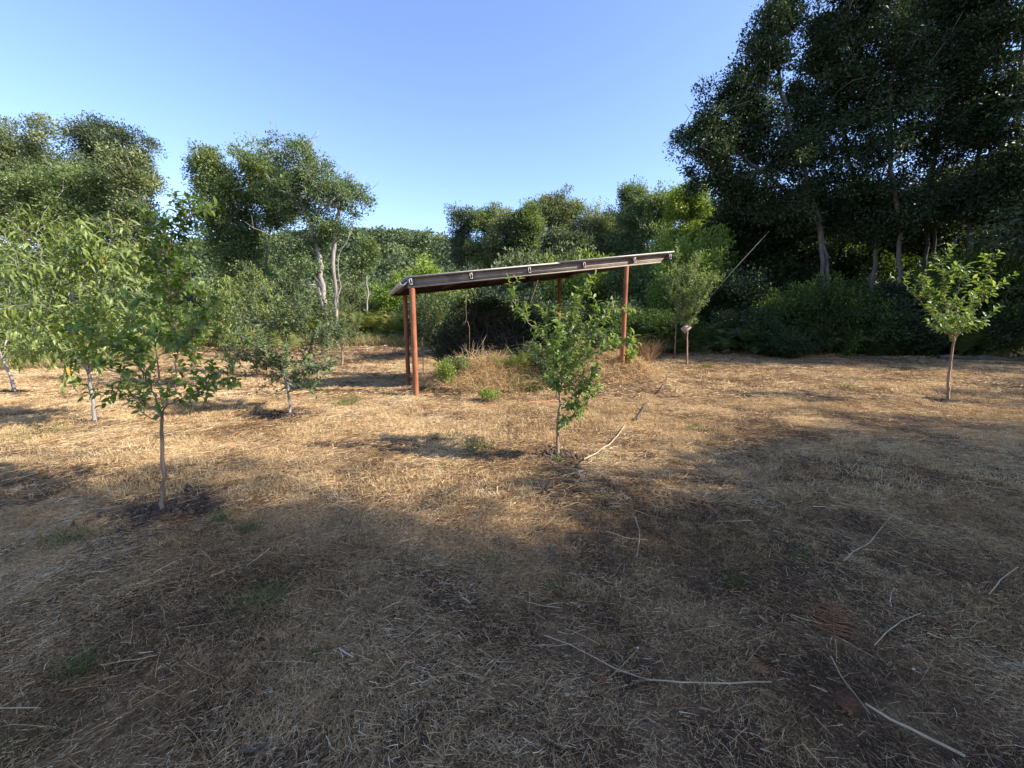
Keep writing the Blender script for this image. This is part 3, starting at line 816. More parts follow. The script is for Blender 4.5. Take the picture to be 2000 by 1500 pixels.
#==SECTION hill
# ------------------------------------------------------------------ far wooded hill
def hill_wood():
    n = 1500
    x = -175 + 205 * rs.rand(n); y = 62 + 105 * rs.rand(n) ** 1.1
    k = (np.abs(x / y) < 1.35); x = x[k]; y = y[k]; n = len(x)
    hr = 2.2 + 2.4 * rs.rand(n); h = 4 + 4 * rs.rand(n)
    C = np.stack([x, y, g(x, y) + h * 0.55], -1)
    per = 190
    u = nrm(rs.randn(n, per, 3)); u[:, :, 2] = np.abs(u[:, :, 2]) * 1.1 - 0.35
    rad = (0.8 + 0.3 * rs.rand(n, per, 1))
    P = (C[:, None, :] + u * rad * np.stack([hr, hr, h * 0.5], -1)[:, None, :]).reshape(-1, 3)
    D = nrm(rs.randn(len(P), 3)); N = nrm(rs.randn(len(P), 3) * .7 + [0, 0, .6])
    L = 0.55 + 0.5 * rs.rand(len(P))
    Vv, Ft, q = leaf_simple(P, D, N, L, L * .7)
    t = np.clip(np.repeat(.5 + .2 * rs.randn(n), per) + rs.randn(len(P)) * .1, 0, 1)
    o = mesh_obj('hill_woods', [(Vv, Ft)], M['hill'], tint=np.repeat(t, q))
    tag(o, 'far green wood covering the hill beyond the orchard', 'woods', kind='stuff')
hill_wood()
# ------------------------------------------------------------------ ferns
def frond(base, d0, L, droop, npair=22, wid=.20, tint=.5, curl=0):
    """arching frond: stalk plus two-sided leaflets cut into teeth"""
    t = np.linspace(0, 1, npair)
    d0 = nrm(np.asarray(d0, float))
    Q = base + d0 * (L * t)[:, None] + np.array([0, 0, -1.0]) * (droop * L * t ** 2)[:, None]
    T = nrm(np.gradient(Q, axis=0))
    hor = nrm(np.cross(T, [0, 0, 1.0]) + 1e-6)
    st = t > 0.22
    wlen = (wid * L * np.sin(np.clip((t - .14) / .86, 0, 1) * math.pi) ** .55 * (1 - t) ** .45 * 1.35 + 0.004)
    Vs = []; Fs = []; o = 0
    for sgn in (-1, 1):
        q = Q[st]; dd = nrm(hor[st] * sgn + T[st] * .45 + np.array([0, 0, -.25]) * rs.rand(st.sum())[:, None])
        l = wlen[st]; wl = L / npair * .34
        m = q + dd * (l * .45)[:, None]
        up = T[st] * wl
        Vv = np.stack([q - up * .5, m - up * .55, q + dd * l[:, None] + np.array([0, 0, -.08]) * l[:, None], m + up * .6, q + up * .5], 1).reshape(-1, 3)
        i = np.arange(st.sum())[:, None] * 5
        Ft = np.concatenate([i + [[0, 1, 3]], i + [[0, 3, 4]], i + [[1, 2, 3]]]) + o
        Vs.append(Vv); Fs.append(Ft); o += len(Vv)
    sv, sf = tube(Q[::3], np.linspace(.006, .002, len(Q[::3])) * max(L, .4), 3)
    tri = np.concatenate([sf[:, [0, 1, 2]], sf[:, [0, 2, 3]]]) + o
    Vs.append(sv); Fs.append(tri)
    V_ = np.concatenate(Vs)
    return V_, np.concatenate(Fs), np.clip(np.full(len(V_), tint) + rs.randn() * .05, 0, 1)

def fern_plant(base, n, L, mat, label, tb=.45, name='fern', group=None, cat='fern', spread=1.0, erect=.9, parent=None):
    a = Acc()
    for k in range(n):
        th = rs.rand() * 6.28
        v, f, t = frond(np.asarray(base) + rs.randn(3) * [.04, .04, 0], [math.cos(th) * spread, math.sin(th) * spread, erect * 1.5 + .6 * rs.rand()], L * (.7 + .5 * rs.rand()), .22 + .3 * rs.rand(), tint=tb + rs.randn() * .12)
        a.add((v, f), t)
    o = a.build(name, mat, None, origin=tuple(base)); tag(o, label, cat, group); return o

def bracken(name, n, fx, L, mat, label, tb=.55):
    a = Acc()
    for k in range(n):
        x, y = fx(); th = rs.rand() * 6.28; h = L * (.6 + .6 * rs.rand())
        b = onground(x, y, L * .85 * rs.rand())
        v, f, t = frond(b, [math.cos(th) * .7, math.sin(th) * .7, .7 + 1.1 * rs.rand()], h, .3 + .4 * rs.rand(), npair=14, wid=.26, tint=np.clip(tb + rs.randn() * .2, 0, 1))
        a.add((v, f), t)
    o = a.build(name, mat); tag(o, label, 'bracken', kind='stuff')
def fx1():
    t = rs.rand(); d = 24.5 + 5 * rs.rand(); px = 600 + 290 * t
    return at(px, 620, d)[0], d
bracken('bracken_undergrowth', 2600, fx1, 1.5, M['fern'], 'sunlit yellow green bracken between the orchard and the hill', .72)
def fx2():
    px = 1130 + 870 * rs.rand(); d = 16.6 + 1.6 * rs.rand() + .3 * math.sin(px * .02)
    return at(px, 620, d)[0], d
bracken('shaded_undergrowth', 1000, fx2, 1.0, M['fern_dark'], 'dark bracken and weeds along the foot of the forest', .5)
def fx3():
    px = 20 + 560 * rs.rand(); d = 17.5 + 5 * rs.rand() + (px > 250) * 3
    return at(px, 620, d)[0], d
bracken('orchard_undergrowth', 1200, fx3, 1.0, M['fern'], 'mixed weeds and bracken behind the left fruit trees', .55)
# tall grass band in front of the bracken
def tallgrass(n, fx, h, w, tb, mat, name, label, lean=.5):
    P = np.array([fx() for _ in range(n)]); x = P[:, 0]; y = P[:, 1]
    ang = rs.rand(n) * 6.283; hh = h * (.5 + .7 * rs.rand(n))
    D = nrm(np.stack([np.cos(ang) * .35, np.sin(ang) * .35, np.ones(n)], -1))
    bend = np.stack([np.cos(ang), np.sin(ang), -.5 * np.ones(n)], -1) * (hh * lean * rs.rand(n))[:, None]
    Vv, Fq, k = ribbons(np.stack([x, y, g(x, y) - .02], -1), D, hh, w * (.6 + .8 * rs.rand(n)), bend, 3)
    return Vv, Fq, np.repeat(np.clip(tb + rs.randn(n) * .17, 0, 1), k)
def fx4():
    px = 560 + 330 * rs.rand(); d = 22.8 + 2.2 * rs.rand(); return at(px, 620, d)[0], d
def fx5():
    px = -40 + 340 * rs.rand(); d = 15.2 + 3.5 * rs.rand() + max(0, px - 150) * .02; return at(px, 620, d)[0], d
def fx6():
    px = 1130 + 150 * rs.rand(); d = 14.5 + 2 * rs.rand(); return at(px, 620, d)[0], d
build_stuff('tall_dry_grass', [tallgrass(6000, fx4, .6, .018, .62, M['straw'], '', ''), tallgrass(7000, fx5, .42, .012, .62, M['straw'], '', ''), tallgrass(2600, fx6, .9, .012, .42, M['straw'], '', '')],
            M['straw'], 'uncut tall dry grass along the edges of the clearing', 'grass')
build_stuff('tall_green_grass', [tallgrass(5000, fx4, .8, .02, .5, None, '', ''), tallgrass(8000, fx5, .5, .014, .5, None, '', '')],
            M['grass_green'], 'uncut green grass mixed in along the clearing edge', 'grass')

#==SECTION shed
# ------------------------------------------------------------------ the shed
M['rust'] = noisemat('rusty red brown paint', [(0.3, (0.15, 0.045, 0.02)), (0.5, (0.30, 0.10, 0.038)), (0.75, (0.40, 0.17, 0.08))], 9, 0.65, 0.25, 6, (1, 1, .3))
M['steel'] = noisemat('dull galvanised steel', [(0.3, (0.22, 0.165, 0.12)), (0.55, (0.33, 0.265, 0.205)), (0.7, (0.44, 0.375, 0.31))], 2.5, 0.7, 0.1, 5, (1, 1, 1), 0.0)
M['steel_dark'] = noisemat('darkened steel', [(0.3, (0.06, 0.04, 0.03)), (0.7, (0.14, 0.09, 0.065))], 5, 0.7, 0.2)
M['zinc'] = noisemat('zinc roofing', [(0.3, (0.50, 0.49, 0.46)), (0.7, (0.72, 0.71, 0.68))], 3, 0.45, 0.08, 5, (1, 1, 1), 0.4)
M['zinc_end'] = noisemat('bright cut steel', [(0.3, (0.33, 0.31, 0.28)), (0.7, (0.55, 0.52, 0.48))], 9, 0.5, 0.05)
u = np.array([.941, .337, 0]); wv = np.array([-.337, .941, 0]); up = np.array([0, 0, 1.])
FL = at(807, 620, 8.12); FL = np.array([FL[0], 8.12, 0])
SLOPE = .124
def SP3(a, b, h): return FL + u * a + wv * b + up * h
def zr(a): return 2.36 + SLOPE * (a + .2)          # top of the roof
us = nrm(u + up * SLOPE); un = nrm(up - us * (up @ us))
shed = thing('open_shed', (FL[0], FL[1], float(g(FL[0], FL[1]))), 'open lean-to shed with rusty posts and a sloping metal roof', 'shed')
def post(a, b, rad, mat=None, label=None):
    p = SP3(a, b, 0); zb = float(g(p[0], p[1])) - .15; zt = zr(a) - .225
    n = 16; ac = Acc()
    ac.add(tube([[p[0], p[1], zb], [p[0], p[1], (zb + zt) / 2], [p[0], p[1], zt]], rad, n))
    th = np.arange(n) * 2 * math.pi / n
    o = ac.build('post', mat or M['rust'], shed, smooth=True)
    if label: o['label'] = label
post(0, 0, .056); post(4.86, 0, .053)
post(.16, 3.2, .060, None, 'rear post in shade'); post(4.72, 3.2, .060)
# corrugated roof: real wave across the sheet
def roof(a0, a1, b0, b1, lift, name):
    nb = int((b1 - b0) / .0127); bb = np.linspace(b0, b1, nb); aa = np.linspace(a0, a1, 6)
    wave = .009 * np.cos(bb / .076 * 2 * math.pi)
    top = np.array([[SP3(a, b, zr(a) + lift) + un * (w_ - .012) for b, w_ in zip(bb, wave)] for a in aa]).reshape(-1, 3)
    bot = top - un * .0025
    i = (np.arange(5)[:, None] * nb + np.arange(nb - 1)[None, :]).ravel()
    F1 = np.stack([i, i + nb, i + nb + 1, i + 1], -1); n0 = len(top); F2 = F1[:, ::-1] + n0
    fr = np.arange(5) * nb; edge = np.stack([fr, fr + n0, fr + nb + n0, fr + nb], -1)
    bk = fr + nb - 1; edge2 = np.stack([bk, bk + nb, bk + nb + n0, bk + n0], -1)
    l0 = np.arange(nb - 1); e3 = np.stack([l0, l0 + 1, l0 + 1 + n0, l0 + n0], -1); l1 = l0 + 5 * nb; e4 = np.stack([l1, l1 + n0, l1 + 1 + n0, l1 + 1], -1)
    return mesh_obj(name, [(np.concatenate([top, bot]), np.concatenate([F1, F2, edge, edge2, e3, e4]))], M['zinc'], shed, smooth=False)
roof(-.12, 3.15, -.075, 3.9, 0, 'roof_sheet'); roof(3.02, 6.12, -.075, 3.9, .014, 'roof_sheet')
# bright flashing along the front edge
ac = Acc()
for (a0, a1, lf) in ((-.12, 3.1, 0), (3.06, 6.12, .014)):
    am = (a0 + a1) / 2
    ac.box(SP3(am, -.083, zr(am) + lf - .014), us * (a1 - a0) / 2 * 1.0077, wv * .006, un * .013)
ac.build('edge_flashing', M['zinc_end'], shed)
# beams: front and rear channel with flanges
def beam(b, a0, a1, hgt, mat, out):
    ac = Acc(); am = (a0 + a1) / 2; L2 = (a1 - a0) / 2 * 1.0077
    top = zr(am) - .034; c = top - hgt / 2
    V0 = []
    ends = []
    for a, cut in ((a0, 0), (a1, .22)):
        zt = zr(a) - .034; zb_ = zt - hgt
        ends.append((SP3(a, b, zt), SP3(a - cut, b, zb_ + (-SLOPE * cut))))
    q = [ends[0][0], ends[0][1], ends[1][1], ends[1][0]]
    Vv = np.array(q + [p + wv * .006 for p in q])
    Fq = np.array([[0, 1, 2, 3], [7, 6, 5, 4], [0, 3, 7, 4], [1, 5, 6, 2], [0, 4, 5, 1], [3, 2, 6, 7]])
    ac.add((Vv, Fq))
    ab = a1 - .22; aL = (a0 + ab) / 2
    ac.box(SP3(aL, b - out * .025, zr(aL) - .034 - hgt + .003), us * (ab - a0) / 2 * 1.0077, wv * .025, un * .0035)
    ac.box(SP3(aL, b - out * .049, zr(aL) - .034 - hgt + .014), us * (ab - a0) / 2 * 1.0077, wv * .002, un * .012)
    ac.box(SP3(aL, b - out * .003, zr(aL) - .034 - hgt + .09), us * (ab - a0) / 2 * 1.0077, wv * .004, un * .004)
    return ac.build('beam', mat, shed)
beam(0.0, -.08, 6.0, .19, M['steel'], 1)
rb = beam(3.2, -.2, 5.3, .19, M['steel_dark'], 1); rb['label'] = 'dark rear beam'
# purlins: hollow box section, open at the front
def purlin(a, mat=M['steel_dark']):  # dark steel paints in the shade of the hollow section
    b0, b1 = -.068, 3.85; t = .005; hw, hh = .029, .056
    zc = zr(a) - .046 - hh - .003
    ac = Acc(); L2 = (b1 - b0) / 2; bm = (b0 + b1) / 2
    c = SP3(a, bm, zc)
    ac.box(c + un * (hh - t), us * hw, wv * L2, un * t); ac.box(c - un * (hh - t), us * hw, wv * L2, un * t)
    ac.box(c + us * (hw - t), us * t, wv * L2, un * (hh - 2 * t)); ac.box(c - us * (hw - t), us * t, wv * L2, un * (hh - 2 * t))
    o = ac.build('purlin', mat, shed)
    # bright sawn rim
    e = Acc(); c = SP3(a, b0 - .002, zc)
    e.box(c + un * (hh - .007), us * hw, wv * .002, un * .007); e.box(c - un * (hh - .007), us * hw, wv * .002, un * .007)
    e.box(c + us * (hw - .007), us * .007, wv * .002, un * (hh - .014)); e.box(c - us * (hw - .007), us * .007, wv * .002, un * (hh - .014))
    k = e.build('cut_end', M['zinc_end'], None)
    k.parent = o
    k.data.transform(__import__('mathutils').Matrix.Translation(-Vector(shed.location)))
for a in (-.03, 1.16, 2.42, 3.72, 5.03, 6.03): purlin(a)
# gutter along the low eave
gt = Acc(); th = np.linspace(math.pi * 1.0, math.pi * 2.0, 12)
c0 = np.array([SP3(-.17, -.05, zr(-.2) - .09), SP3(-.17, 3.85, zr(-.2) - .11)])
rO, rI = .062, .057
Vv = []
for c in c0:
    for rr in (rO, rI):
        for t in th: Vv.append(c + u * rr * math.cos(t) + up * rr * math.sin(t))
n = 12; Fq = []
for k in range(n - 1):
    Fq += [[k, k + 1, 2 * n + k + 1, 2 * n + k], [n + k + 1, n + k, 3 * n + k, 3 * n + k + 1], [k, n + k, n + k + 1, k + 1], [2 * n + k, 2 * n + k + 1, 3 * n + k + 1, 3 * n + k]]
gt.add((np.array(Vv), np.array(Fq))); gt.build('gutter', M['zinc'], shed, smooth=False)

# hanging vines
def vine(label, pts, r=.0045, mat=None):
    sk = [np.asarray(p) for p in pts]
    a = Acc(); a.add(tube(sk, r, 5)); o = a.build('hanging_vine', mat or M['bark_young'], None, True, origin=tuple(sk[0]))
    tag(o, label, 'vine', 'vines hanging from the shed beam')
dv = 8.35
vine('dead vine hanging from the low part of the beam, curled at its end', [at(911, 566, 8.5), at(910, 600, 8.5), at(911, 622, 8.5), at(908, 632, 8.5), at(903, 636, 8.5), at(906, 628, 8.48), at(913, 627, 8.45), at(917, 640, 8.45), at(917, 668, 8.45), at(916, 700, 8.5)])
vine('short thin vine slanting down from the middle of the beam', [at(1051, 546, 9.05), at(1045, 565, 9.0), at(1036, 592, 8.95)], .005)

# ------------------------------------------------------------------ the heap under the roof
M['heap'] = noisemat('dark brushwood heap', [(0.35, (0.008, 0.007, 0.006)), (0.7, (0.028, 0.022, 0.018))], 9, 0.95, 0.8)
hp = onground(-.35, 11.2)
heap = thing('brush_heap', hp, 'big dark heap of brushwood and brambles under the shed roof', 'heap')
nu, nv = 40, 18
Vv = []
for j in range(nv):
    ph = j / (nv - 1) * math.pi / 2
    for i in range(nu):
        th_ = i / nu * 2 * math.pi
        k = .85 + .3 * float(fbm(np.array(3 * math.cos(th_) + 7), np.array(3 * math.sin(th_) + 2.5 * ph), 3))
        Vv.append(hp + np.array([1.45 * math.cos(th_) * math.cos(ph) ** .7 * k, 1.1 * math.sin(th_) * math.cos(ph) ** .7 * k, 1.35 * math.sin(ph) * k - .1 * (j == 0) * 2]))
Fq = [[j * nu + i, j * nu + (i + 1) % nu, (j + 1) * nu + (i + 1) % nu, (j + 1) * nu + i] for j in range(nv - 1) for i in range(nu)]
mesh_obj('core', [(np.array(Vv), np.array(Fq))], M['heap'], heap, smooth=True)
sk = Acc(); 
for k in range(900):
    th_ = rs.rand() * 6.28; ph = rs.rand() * 1.5
    p = hp + np.array([1.65 * math.cos(th_) * math.cos(ph) ** .7, 1.28 * math.sin(th_) * math.cos(ph) ** .7, 1.75 * math.sin(ph)])
    d = nrm(rs.randn(3)); L = .25 + .5 * rs.rand()
    sk.add(tube([p - d * L * .5, p + rs.randn(3) * .05, p + d * L * .5], [.006, .005, .003], 3))
for k in range(46):
    th_ = rs.rand() * 6.28; ph = .4 + rs.rand() * 1.1
    p = hp + np.array([1.5 * math.cos(th_) * math.cos(ph) ** .7, 1.2 * math.sin(th_) * math.cos(ph) ** .7, 1.5 * math.sin(ph)])
    d = nrm(nrm(p - hp) + rs.randn(3) * .5 + np.array([0, 0, .4])); q = [p]
    for j_ in range(6): q.append(q[-1] + d * .13); d = nrm(d + np.array([0, 0, -.3]) + rs.randn(3) * .12)
    sk.add(tube(q, np.linspace(.006, .002, 7), 3))
sk.build('twigs', M['bark_dark'], heap)
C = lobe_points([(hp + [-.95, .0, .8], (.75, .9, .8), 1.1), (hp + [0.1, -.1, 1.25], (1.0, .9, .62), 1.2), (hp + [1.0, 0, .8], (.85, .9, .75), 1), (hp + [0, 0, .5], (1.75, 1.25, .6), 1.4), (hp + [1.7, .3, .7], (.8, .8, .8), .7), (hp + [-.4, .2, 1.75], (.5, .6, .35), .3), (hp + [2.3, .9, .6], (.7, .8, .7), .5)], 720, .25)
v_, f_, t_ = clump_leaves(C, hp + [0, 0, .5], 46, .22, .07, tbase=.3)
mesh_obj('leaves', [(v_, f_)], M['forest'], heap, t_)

#==SECTION weeds
# ------------------------------------------------------------------ weeds on the mounds
def on_mound(cx, cy, a, b, rot=0):
    def f():
        th_ = rs.rand() * 6.283; r_ = rs.rand() ** .6
        x_ = math.cos(th_) * r_ * a; y_ = math.sin(th_) * r_ * b
        return cx + x_ * math.cos(rot) - y_ * math.sin(rot), cy + x_ * math.sin(rot) + y_ * math.cos(rot)
    return f
m1 = on_mound(-.62, 9.0, 1.35, .75); m2 = on_mound(2.6, 10.0, 1.35, .95, .4); m3 = on_mound(.35, 8.9, .55, .5)
def tangle(n, fx, L0, L1, w, tb, mat=None):
    P = np.array([fx() for _ in range(n)]); x, y = P[:, 0], P[:, 1]
    ang = rs.rand(n) * 6.283; el = rs.rand(n) * R(75)
    D = np.stack([np.cos(ang) * np.cos(el), np.sin(ang) * np.cos(el), np.sin(el)], -1)
    L = L0 + (L1 - L0) * rs.rand(n) ** 1.5
    bend = rs.randn(n, 3) * (L * .3)[:, None]; bend[:, 2] = -np.abs(L) * (.2 + .45 * rs.rand(n))
    Vv, Fq, k = ribbons(np.stack([x, y, g(x, y) + .02 + .05 * rs.rand(n)], -1), D, L, w * (.6 + .8 * rs.rand(n)), bend, 4)
    return Vv, Fq, np.repeat(np.clip(tb + rs.randn(n) * .2, 0, 1), k)
build_stuff('dry_weed_tangle', [tangle(8000, m1, .14, .60, .006, .62), tangle(6500, m2, .08, .30, .006, .62), tangle(900, m3, .15, .5, .006, .5)],
            M['straw'], 'tangle of dry stems and grass over the mounds beneath the shed', 'weeds')
build_stuff('green_weed_tangle', [tangle(900, m1, .12, .42, .009, .45), tangle(260, m2, .08, .22, .009, .5), tangle(900, m3, .2, .6, .011, .35)],
            M['grass_green'], 'green grass blades growing through the tangle on the mounds', 'weeds')
def weedy(label, px, py, h, wd, mat, nc, per, ls, d=None, tb=.5, name='weed_plant', group='weeds on the shed mounds', droop=.1):
    b = gp(px, py) if d is None else onground(at(px, py, d)[0], d)
    tr = [[b, b + np.array([rs.randn() * wd * .2, rs.randn() * wd * .2, h * .5]), b + np.array([rs.randn() * wd * .3, rs.randn() * wd * .3, h * .9])] for _ in range(5)]
    lb = [(b + np.array([0, 0, h * .55]), (wd * .5, wd * .5, h * .45), 1)]
    return bgtree(name, label, 'weed', b, tr, lb, nc, per, .07, ls, mat, M['bark_young'], group, tip=.0025, rmax=.008, droop=droop, tbase=tb)
weedy('feathery pale green weed at the left end of the shed mound', 870, 755, .55, .5, M['bright'], 60, 26, .04)
weedy('bright green weed low on the front of the shed mound', 955, 785, .22, .4, M['bright'], 34, 24, .04)
weedy('leafy green weed in the middle of the shed mound', 895, 740, .50, .45, M['mid'], 50, 26, .045)
weedy('dark leafy weed behind the centre plum trunk', 1072, 745, .62, .6, M['dark'], 80, 34, .05, d=8.9, tb=.6)
weedy('dark leafy weed right of the shed mound in shade', 1040, 700, .7, .6, M['dark'], 80, 34, .05, d=9.4, tb=.6)
weedy('dark leafy clump behind the low branch of the centre plum', 1110, 720, .6, .55, M['dark'], 60, 34, .05, d=9.6, tb=.6)
weedy('tuft of leafy shoots right of the right shed post', 1228, 690, .34, .3, M['bright'], 24, 20, .06, d=9.9)
weedy('grey green shrubby weed left of the right shed post', 1168, 690, .5, .55, M['mid'], 44, 30, .05, d=10.4, tb=.4)
# dry upright stalks
def stalks(label, px, py, n, h, d=None, mat=None, name='dry_weed', group=None, spread=.18):
    b = gp(px, py) if d is None else onground(at(px, py, d)[0], d)
    root = Acc()
    for k in range(n):
        p = b + np.array([0, 0, -.03]); dd = nrm(np.array([rs.randn() * .42, rs.randn() * .3, 1]))
        q = [p]; hh = h * (.5 + .6 * rs.rand())
        for j in range(4): dd = nrm(dd + rs.randn(3) * .12); q.append(q[-1] + dd * hh / 4)
        root.add(tube(q, np.linspace(.006, .002, 5), 4))
        for j in (2, 3):
            e = nrm(dd + rs.randn(3) * .7); root.add(tube([q[j], q[j] + e * hh * .22], [.003, .0015], 3))
    o = root.build(name, mat or M['straw_stem'], None, True, origin=tuple(b)); tag(o, label, 'dry weed', group)
M['straw_stem'] = noisemat('dry stem', [(0.3, (0.24, 0.15, 0.08)), (0.7, (0.48, 0.35, 0.2))], 12, .8, .1)
stalks('bare brownish stalks standing before the heap under the hanging vine', 915, 700, 7, .85, 9.2)
stalks('thin dry stalks beside the left end of the shed mound', 895, 710, 5, .5, 9.1)
stalks('thin dry stalks in the middle of the shed mound', 945, 715, 6, .55, 9.2)
stalks('dry grass stalks beside the right shed post', 1205, 690, 6, .5, 10.1)
stalks('dry stalks between the fern and the centre plum', 1010, 720, 7, .55, 9.0)
fern_plant(onground(at(985, 720, 9.0)[0], 9.0), 9, .72, M['fern'], 'green fern arching before the dark heap', .45, erect=1.1)
fern_plant(onground(at(1020, 710, 9.1)[0], 9.1), 8, .85, M['fern'], 'taller green fern right behind the first one on the mound', .4, erect=1.3)
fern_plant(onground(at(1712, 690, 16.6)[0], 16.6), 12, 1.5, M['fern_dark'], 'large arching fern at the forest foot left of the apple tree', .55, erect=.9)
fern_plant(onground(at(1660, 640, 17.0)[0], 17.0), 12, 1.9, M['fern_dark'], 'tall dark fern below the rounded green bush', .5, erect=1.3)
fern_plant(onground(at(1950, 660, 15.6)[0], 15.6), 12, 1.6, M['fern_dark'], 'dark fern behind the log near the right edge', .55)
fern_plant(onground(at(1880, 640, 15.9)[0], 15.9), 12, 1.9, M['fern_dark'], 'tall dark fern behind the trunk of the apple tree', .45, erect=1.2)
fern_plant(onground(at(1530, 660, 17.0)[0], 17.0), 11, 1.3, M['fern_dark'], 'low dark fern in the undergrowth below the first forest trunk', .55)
fern_plant(onground(at(1190, 640, 16.5)[0], 16.5), 12, 1.8, M['fern'], 'broad green fern behind the right shed post', .2, erect=1.1)
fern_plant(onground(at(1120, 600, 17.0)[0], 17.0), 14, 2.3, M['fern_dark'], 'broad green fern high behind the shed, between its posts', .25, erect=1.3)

#==SECTION fruit
# ------------------------------------------------------------------ young fruit trees
def fruit_tree(name, label, cat, bpx, limbs, mat, leafL, leafW, nsh, shL, bend, r0=.022, d=None, spacing=.022, droop=0.0, upb=.6,
               group='young fruit trees', skipfrac=.25, fill=None, tb=.5, bark=None, spur=2, seed=1, leafang=.75, whipup=1.0):
    """limbs: pixel polylines (px, py, depth offset); every one grows from the nearest node already there"""
    rs.seed(seed)
    base = gp(*bpx) if d is None else onground(at(bpx[0], bpx[1], d)[0], d)
    D0 = base[1]
    root = thing(name, base, label, cat, group)
    sk = Skel()
    LP = []; LD = []; LT = []
    def W3(l): return [at(p[0], p[1], D0 + (p[2] if len(p) > 2 else 0)) for p in l]
    tr = [base - [0, 0, .08]] + W3(limbs[0][1:])
    ids = sk.poly(tr, None, r0, r0 * .62, step=.08, jit=.006)
    alln = []
    for li, l in enumerate(limbs[1:]):
        pts = W3(l); j = sk.nearest(pts[0])
        pts[0] = sk.P[j]
        rr = max(.005, sk.fix[j] * .66) if sk.fix[j] else .008
        ids = sk.poly(pts, j, rr, .0035, step=.06, jit=.008)
        alln += ids[max(1, int(len(ids) * skipfrac)):]
    alln = np.array(alln)
    # leafy shoots
    for k in range(nsh):
        i = int(rs.choice(alln)); p = sk.P[i].copy()
        par = sk.P[sk.par[i]]; t0 = nrm(p - par)
        o_ = rs.randn(3); o_ -= t0 * (o_ @ t0); o_ = nrm(o_)
        dd = nrm(t0 * .5 + o_ * .9 + np.array([0, 0, upb]) * whipup)
        L = shL * (.35 + .9 * rs.rand() ** 1.3); n_ = max(2, int(L / .06)); cur = i
        ln = [p]
        for q in range(n_):
            dd = nrm(dd + rs.randn(3) * .10 + np.array([0, 0, .06 * upb - droop * .12]))
            p = p + dd * L / n_; cur = sk.node(p, cur); ln.append(p)
        ln = np.array(ln); seg = np.arange(0.15, 1.0001, spacing / L)
        pos = np.array([np.interp(seg, np.linspace(0, 1, len(ln)), ln[:, c]) for c in range(3)]).T
        tg = nrm(np.array([np.interp(seg, np.linspace(0, 1, len(ln)), np.gradient(ln[:, c])) for c in range(3)]).T)
        m_ = len(pos); a_ = np.arange(m_) * 2.4 + rs.rand() * 6
        ref = nrm(np.cross(tg, nrm(np.array([.2, .3, 1.0]) + rs.randn(3) * .3))); B_ = np.cross(tg, ref)
        rad = ref * np.cos(a_)[:, None] + B_ * np.sin(a_)[:, None]
        LD.append(nrm(tg * leafang + rad + np.array([0, 0, -droop]) + rs.randn(m_, 3) * .15)); LP.append(pos); 
        LT.append(tb + rs.randn() * .10 + .25 * (seg - .6) + rs.randn(m_) * .08)
    # leaf rosettes straight on the limbs
    for i in alln:
        for q in range(rs.poisson(spur)):
            LP.append(sk.P[i][None] + rs.randn(1, 3) * .012); LD.append(nrm(rs.randn(1, 3) + [[0, 0, .3 - droop]])); LT.append(np.array([tb - .1 + rs.randn() * .12]))
    ta = Acc(); sk.mesh(ta, .0018, None, (8, 4), ex=2.4)
    ta.build('trunk', bark or M['bark_young'], root, smooth=True)
    P = np.concatenate(LP); D = np.concatenate(LD); T = np.clip(np.concatenate(LT), 0, .97)
    n_ = len(P)
    N = nrm(np.array([0, 0, 1.0]) + rs.randn(n_, 3) * .38 + nrm(P - P.mean(0)) * .25)
    L = leafL * (.6 + .55 * rs.rand(n_)); W = L * leafW * (.85 + .3 * rs.rand(n_))
    if mat is M['peach']: T[rs.rand(n_) < .004] = 1.0
    Vv, Ft, q = leaf_full(P, D, N, L, W, bend * (.6 + .8 * rs.rand(n_)), .4)
    mesh_obj('crown', [(Vv, Ft)], mat, root, np.repeat(T, q), smooth=True)
    return root

# A, the near plum on the left
fruit_tree('plum_tree', 'near plum tree on the left, thin dark trunk in the shade, top above the skyline', 'fruit tree', (315, 1000), [
    [(315, 1000), (320, 930), (316, 860), (317, 812)],
    [(317, 812), (326, 768, .0), (342, 731, .05), (345, 700, .05), (342, 645, .0), (334, 584, 0), (328, 530, 0), (329, 465, 0), (352, 432, 0), (375, 418, 0)],
    [(317, 812), (300, 770, -.1), (285, 735, -.2), (262, 700, -.3), (225, 672, -.35), (185, 655, -.4)],
    [(317, 812), (285, 785, .2), (240, 765, .3), (205, 768, .4)],
    [(322, 790), (360, 778, -.1), (405, 758, -.2), (445, 738, -.3)],
    [(326, 768), (352, 745, .3), (378, 712, .4), (385, 670, .5)],
    [(343, 700), (315, 665, .2), (285, 640, .35), (250, 625, .5)],
    [(343, 690), (375, 650, -.2), (400, 610, -.3), (412, 580, -.3)],
    [(300, 770), (262, 745, 0), (215, 720, .1), (160, 690, .1), (140, 650, .1)],
    [(334, 590), (355, 560, -.1), (372, 530, -.1)], [(330, 550), (310, 520, .1), (300, 490, .15)],
    [(342, 650), (310, 610, -.3), (285, 585, -.4)], [(285, 735), (270, 690, .2), (245, 650, .3)],
    [(328, 530), (345, 500, .1), (365, 480, .15)], [(329, 470), (318, 452, 0), (310, 440, 0)], [(329, 480), (345, 460, .08), (352, 445, .08)], [(352, 432), (372, 424, .03), (385, 412, .03)], [(328, 500), (312, 480, -.1), (306, 465, -.1)], [(334, 584), (318, 560, .1), (308, 540, .1)], [(334, 584), (350, 560, .12), (362, 548, .12)], [(317, 812), (300, 818, -.1), (292, 815, -.15)]],
    M['plum'], .072, .48, 255, .18, .45, r0=.021, spacing=.016, skipfrac=.3, upb=.35, tb=.62, spur=1.3, seed=11)
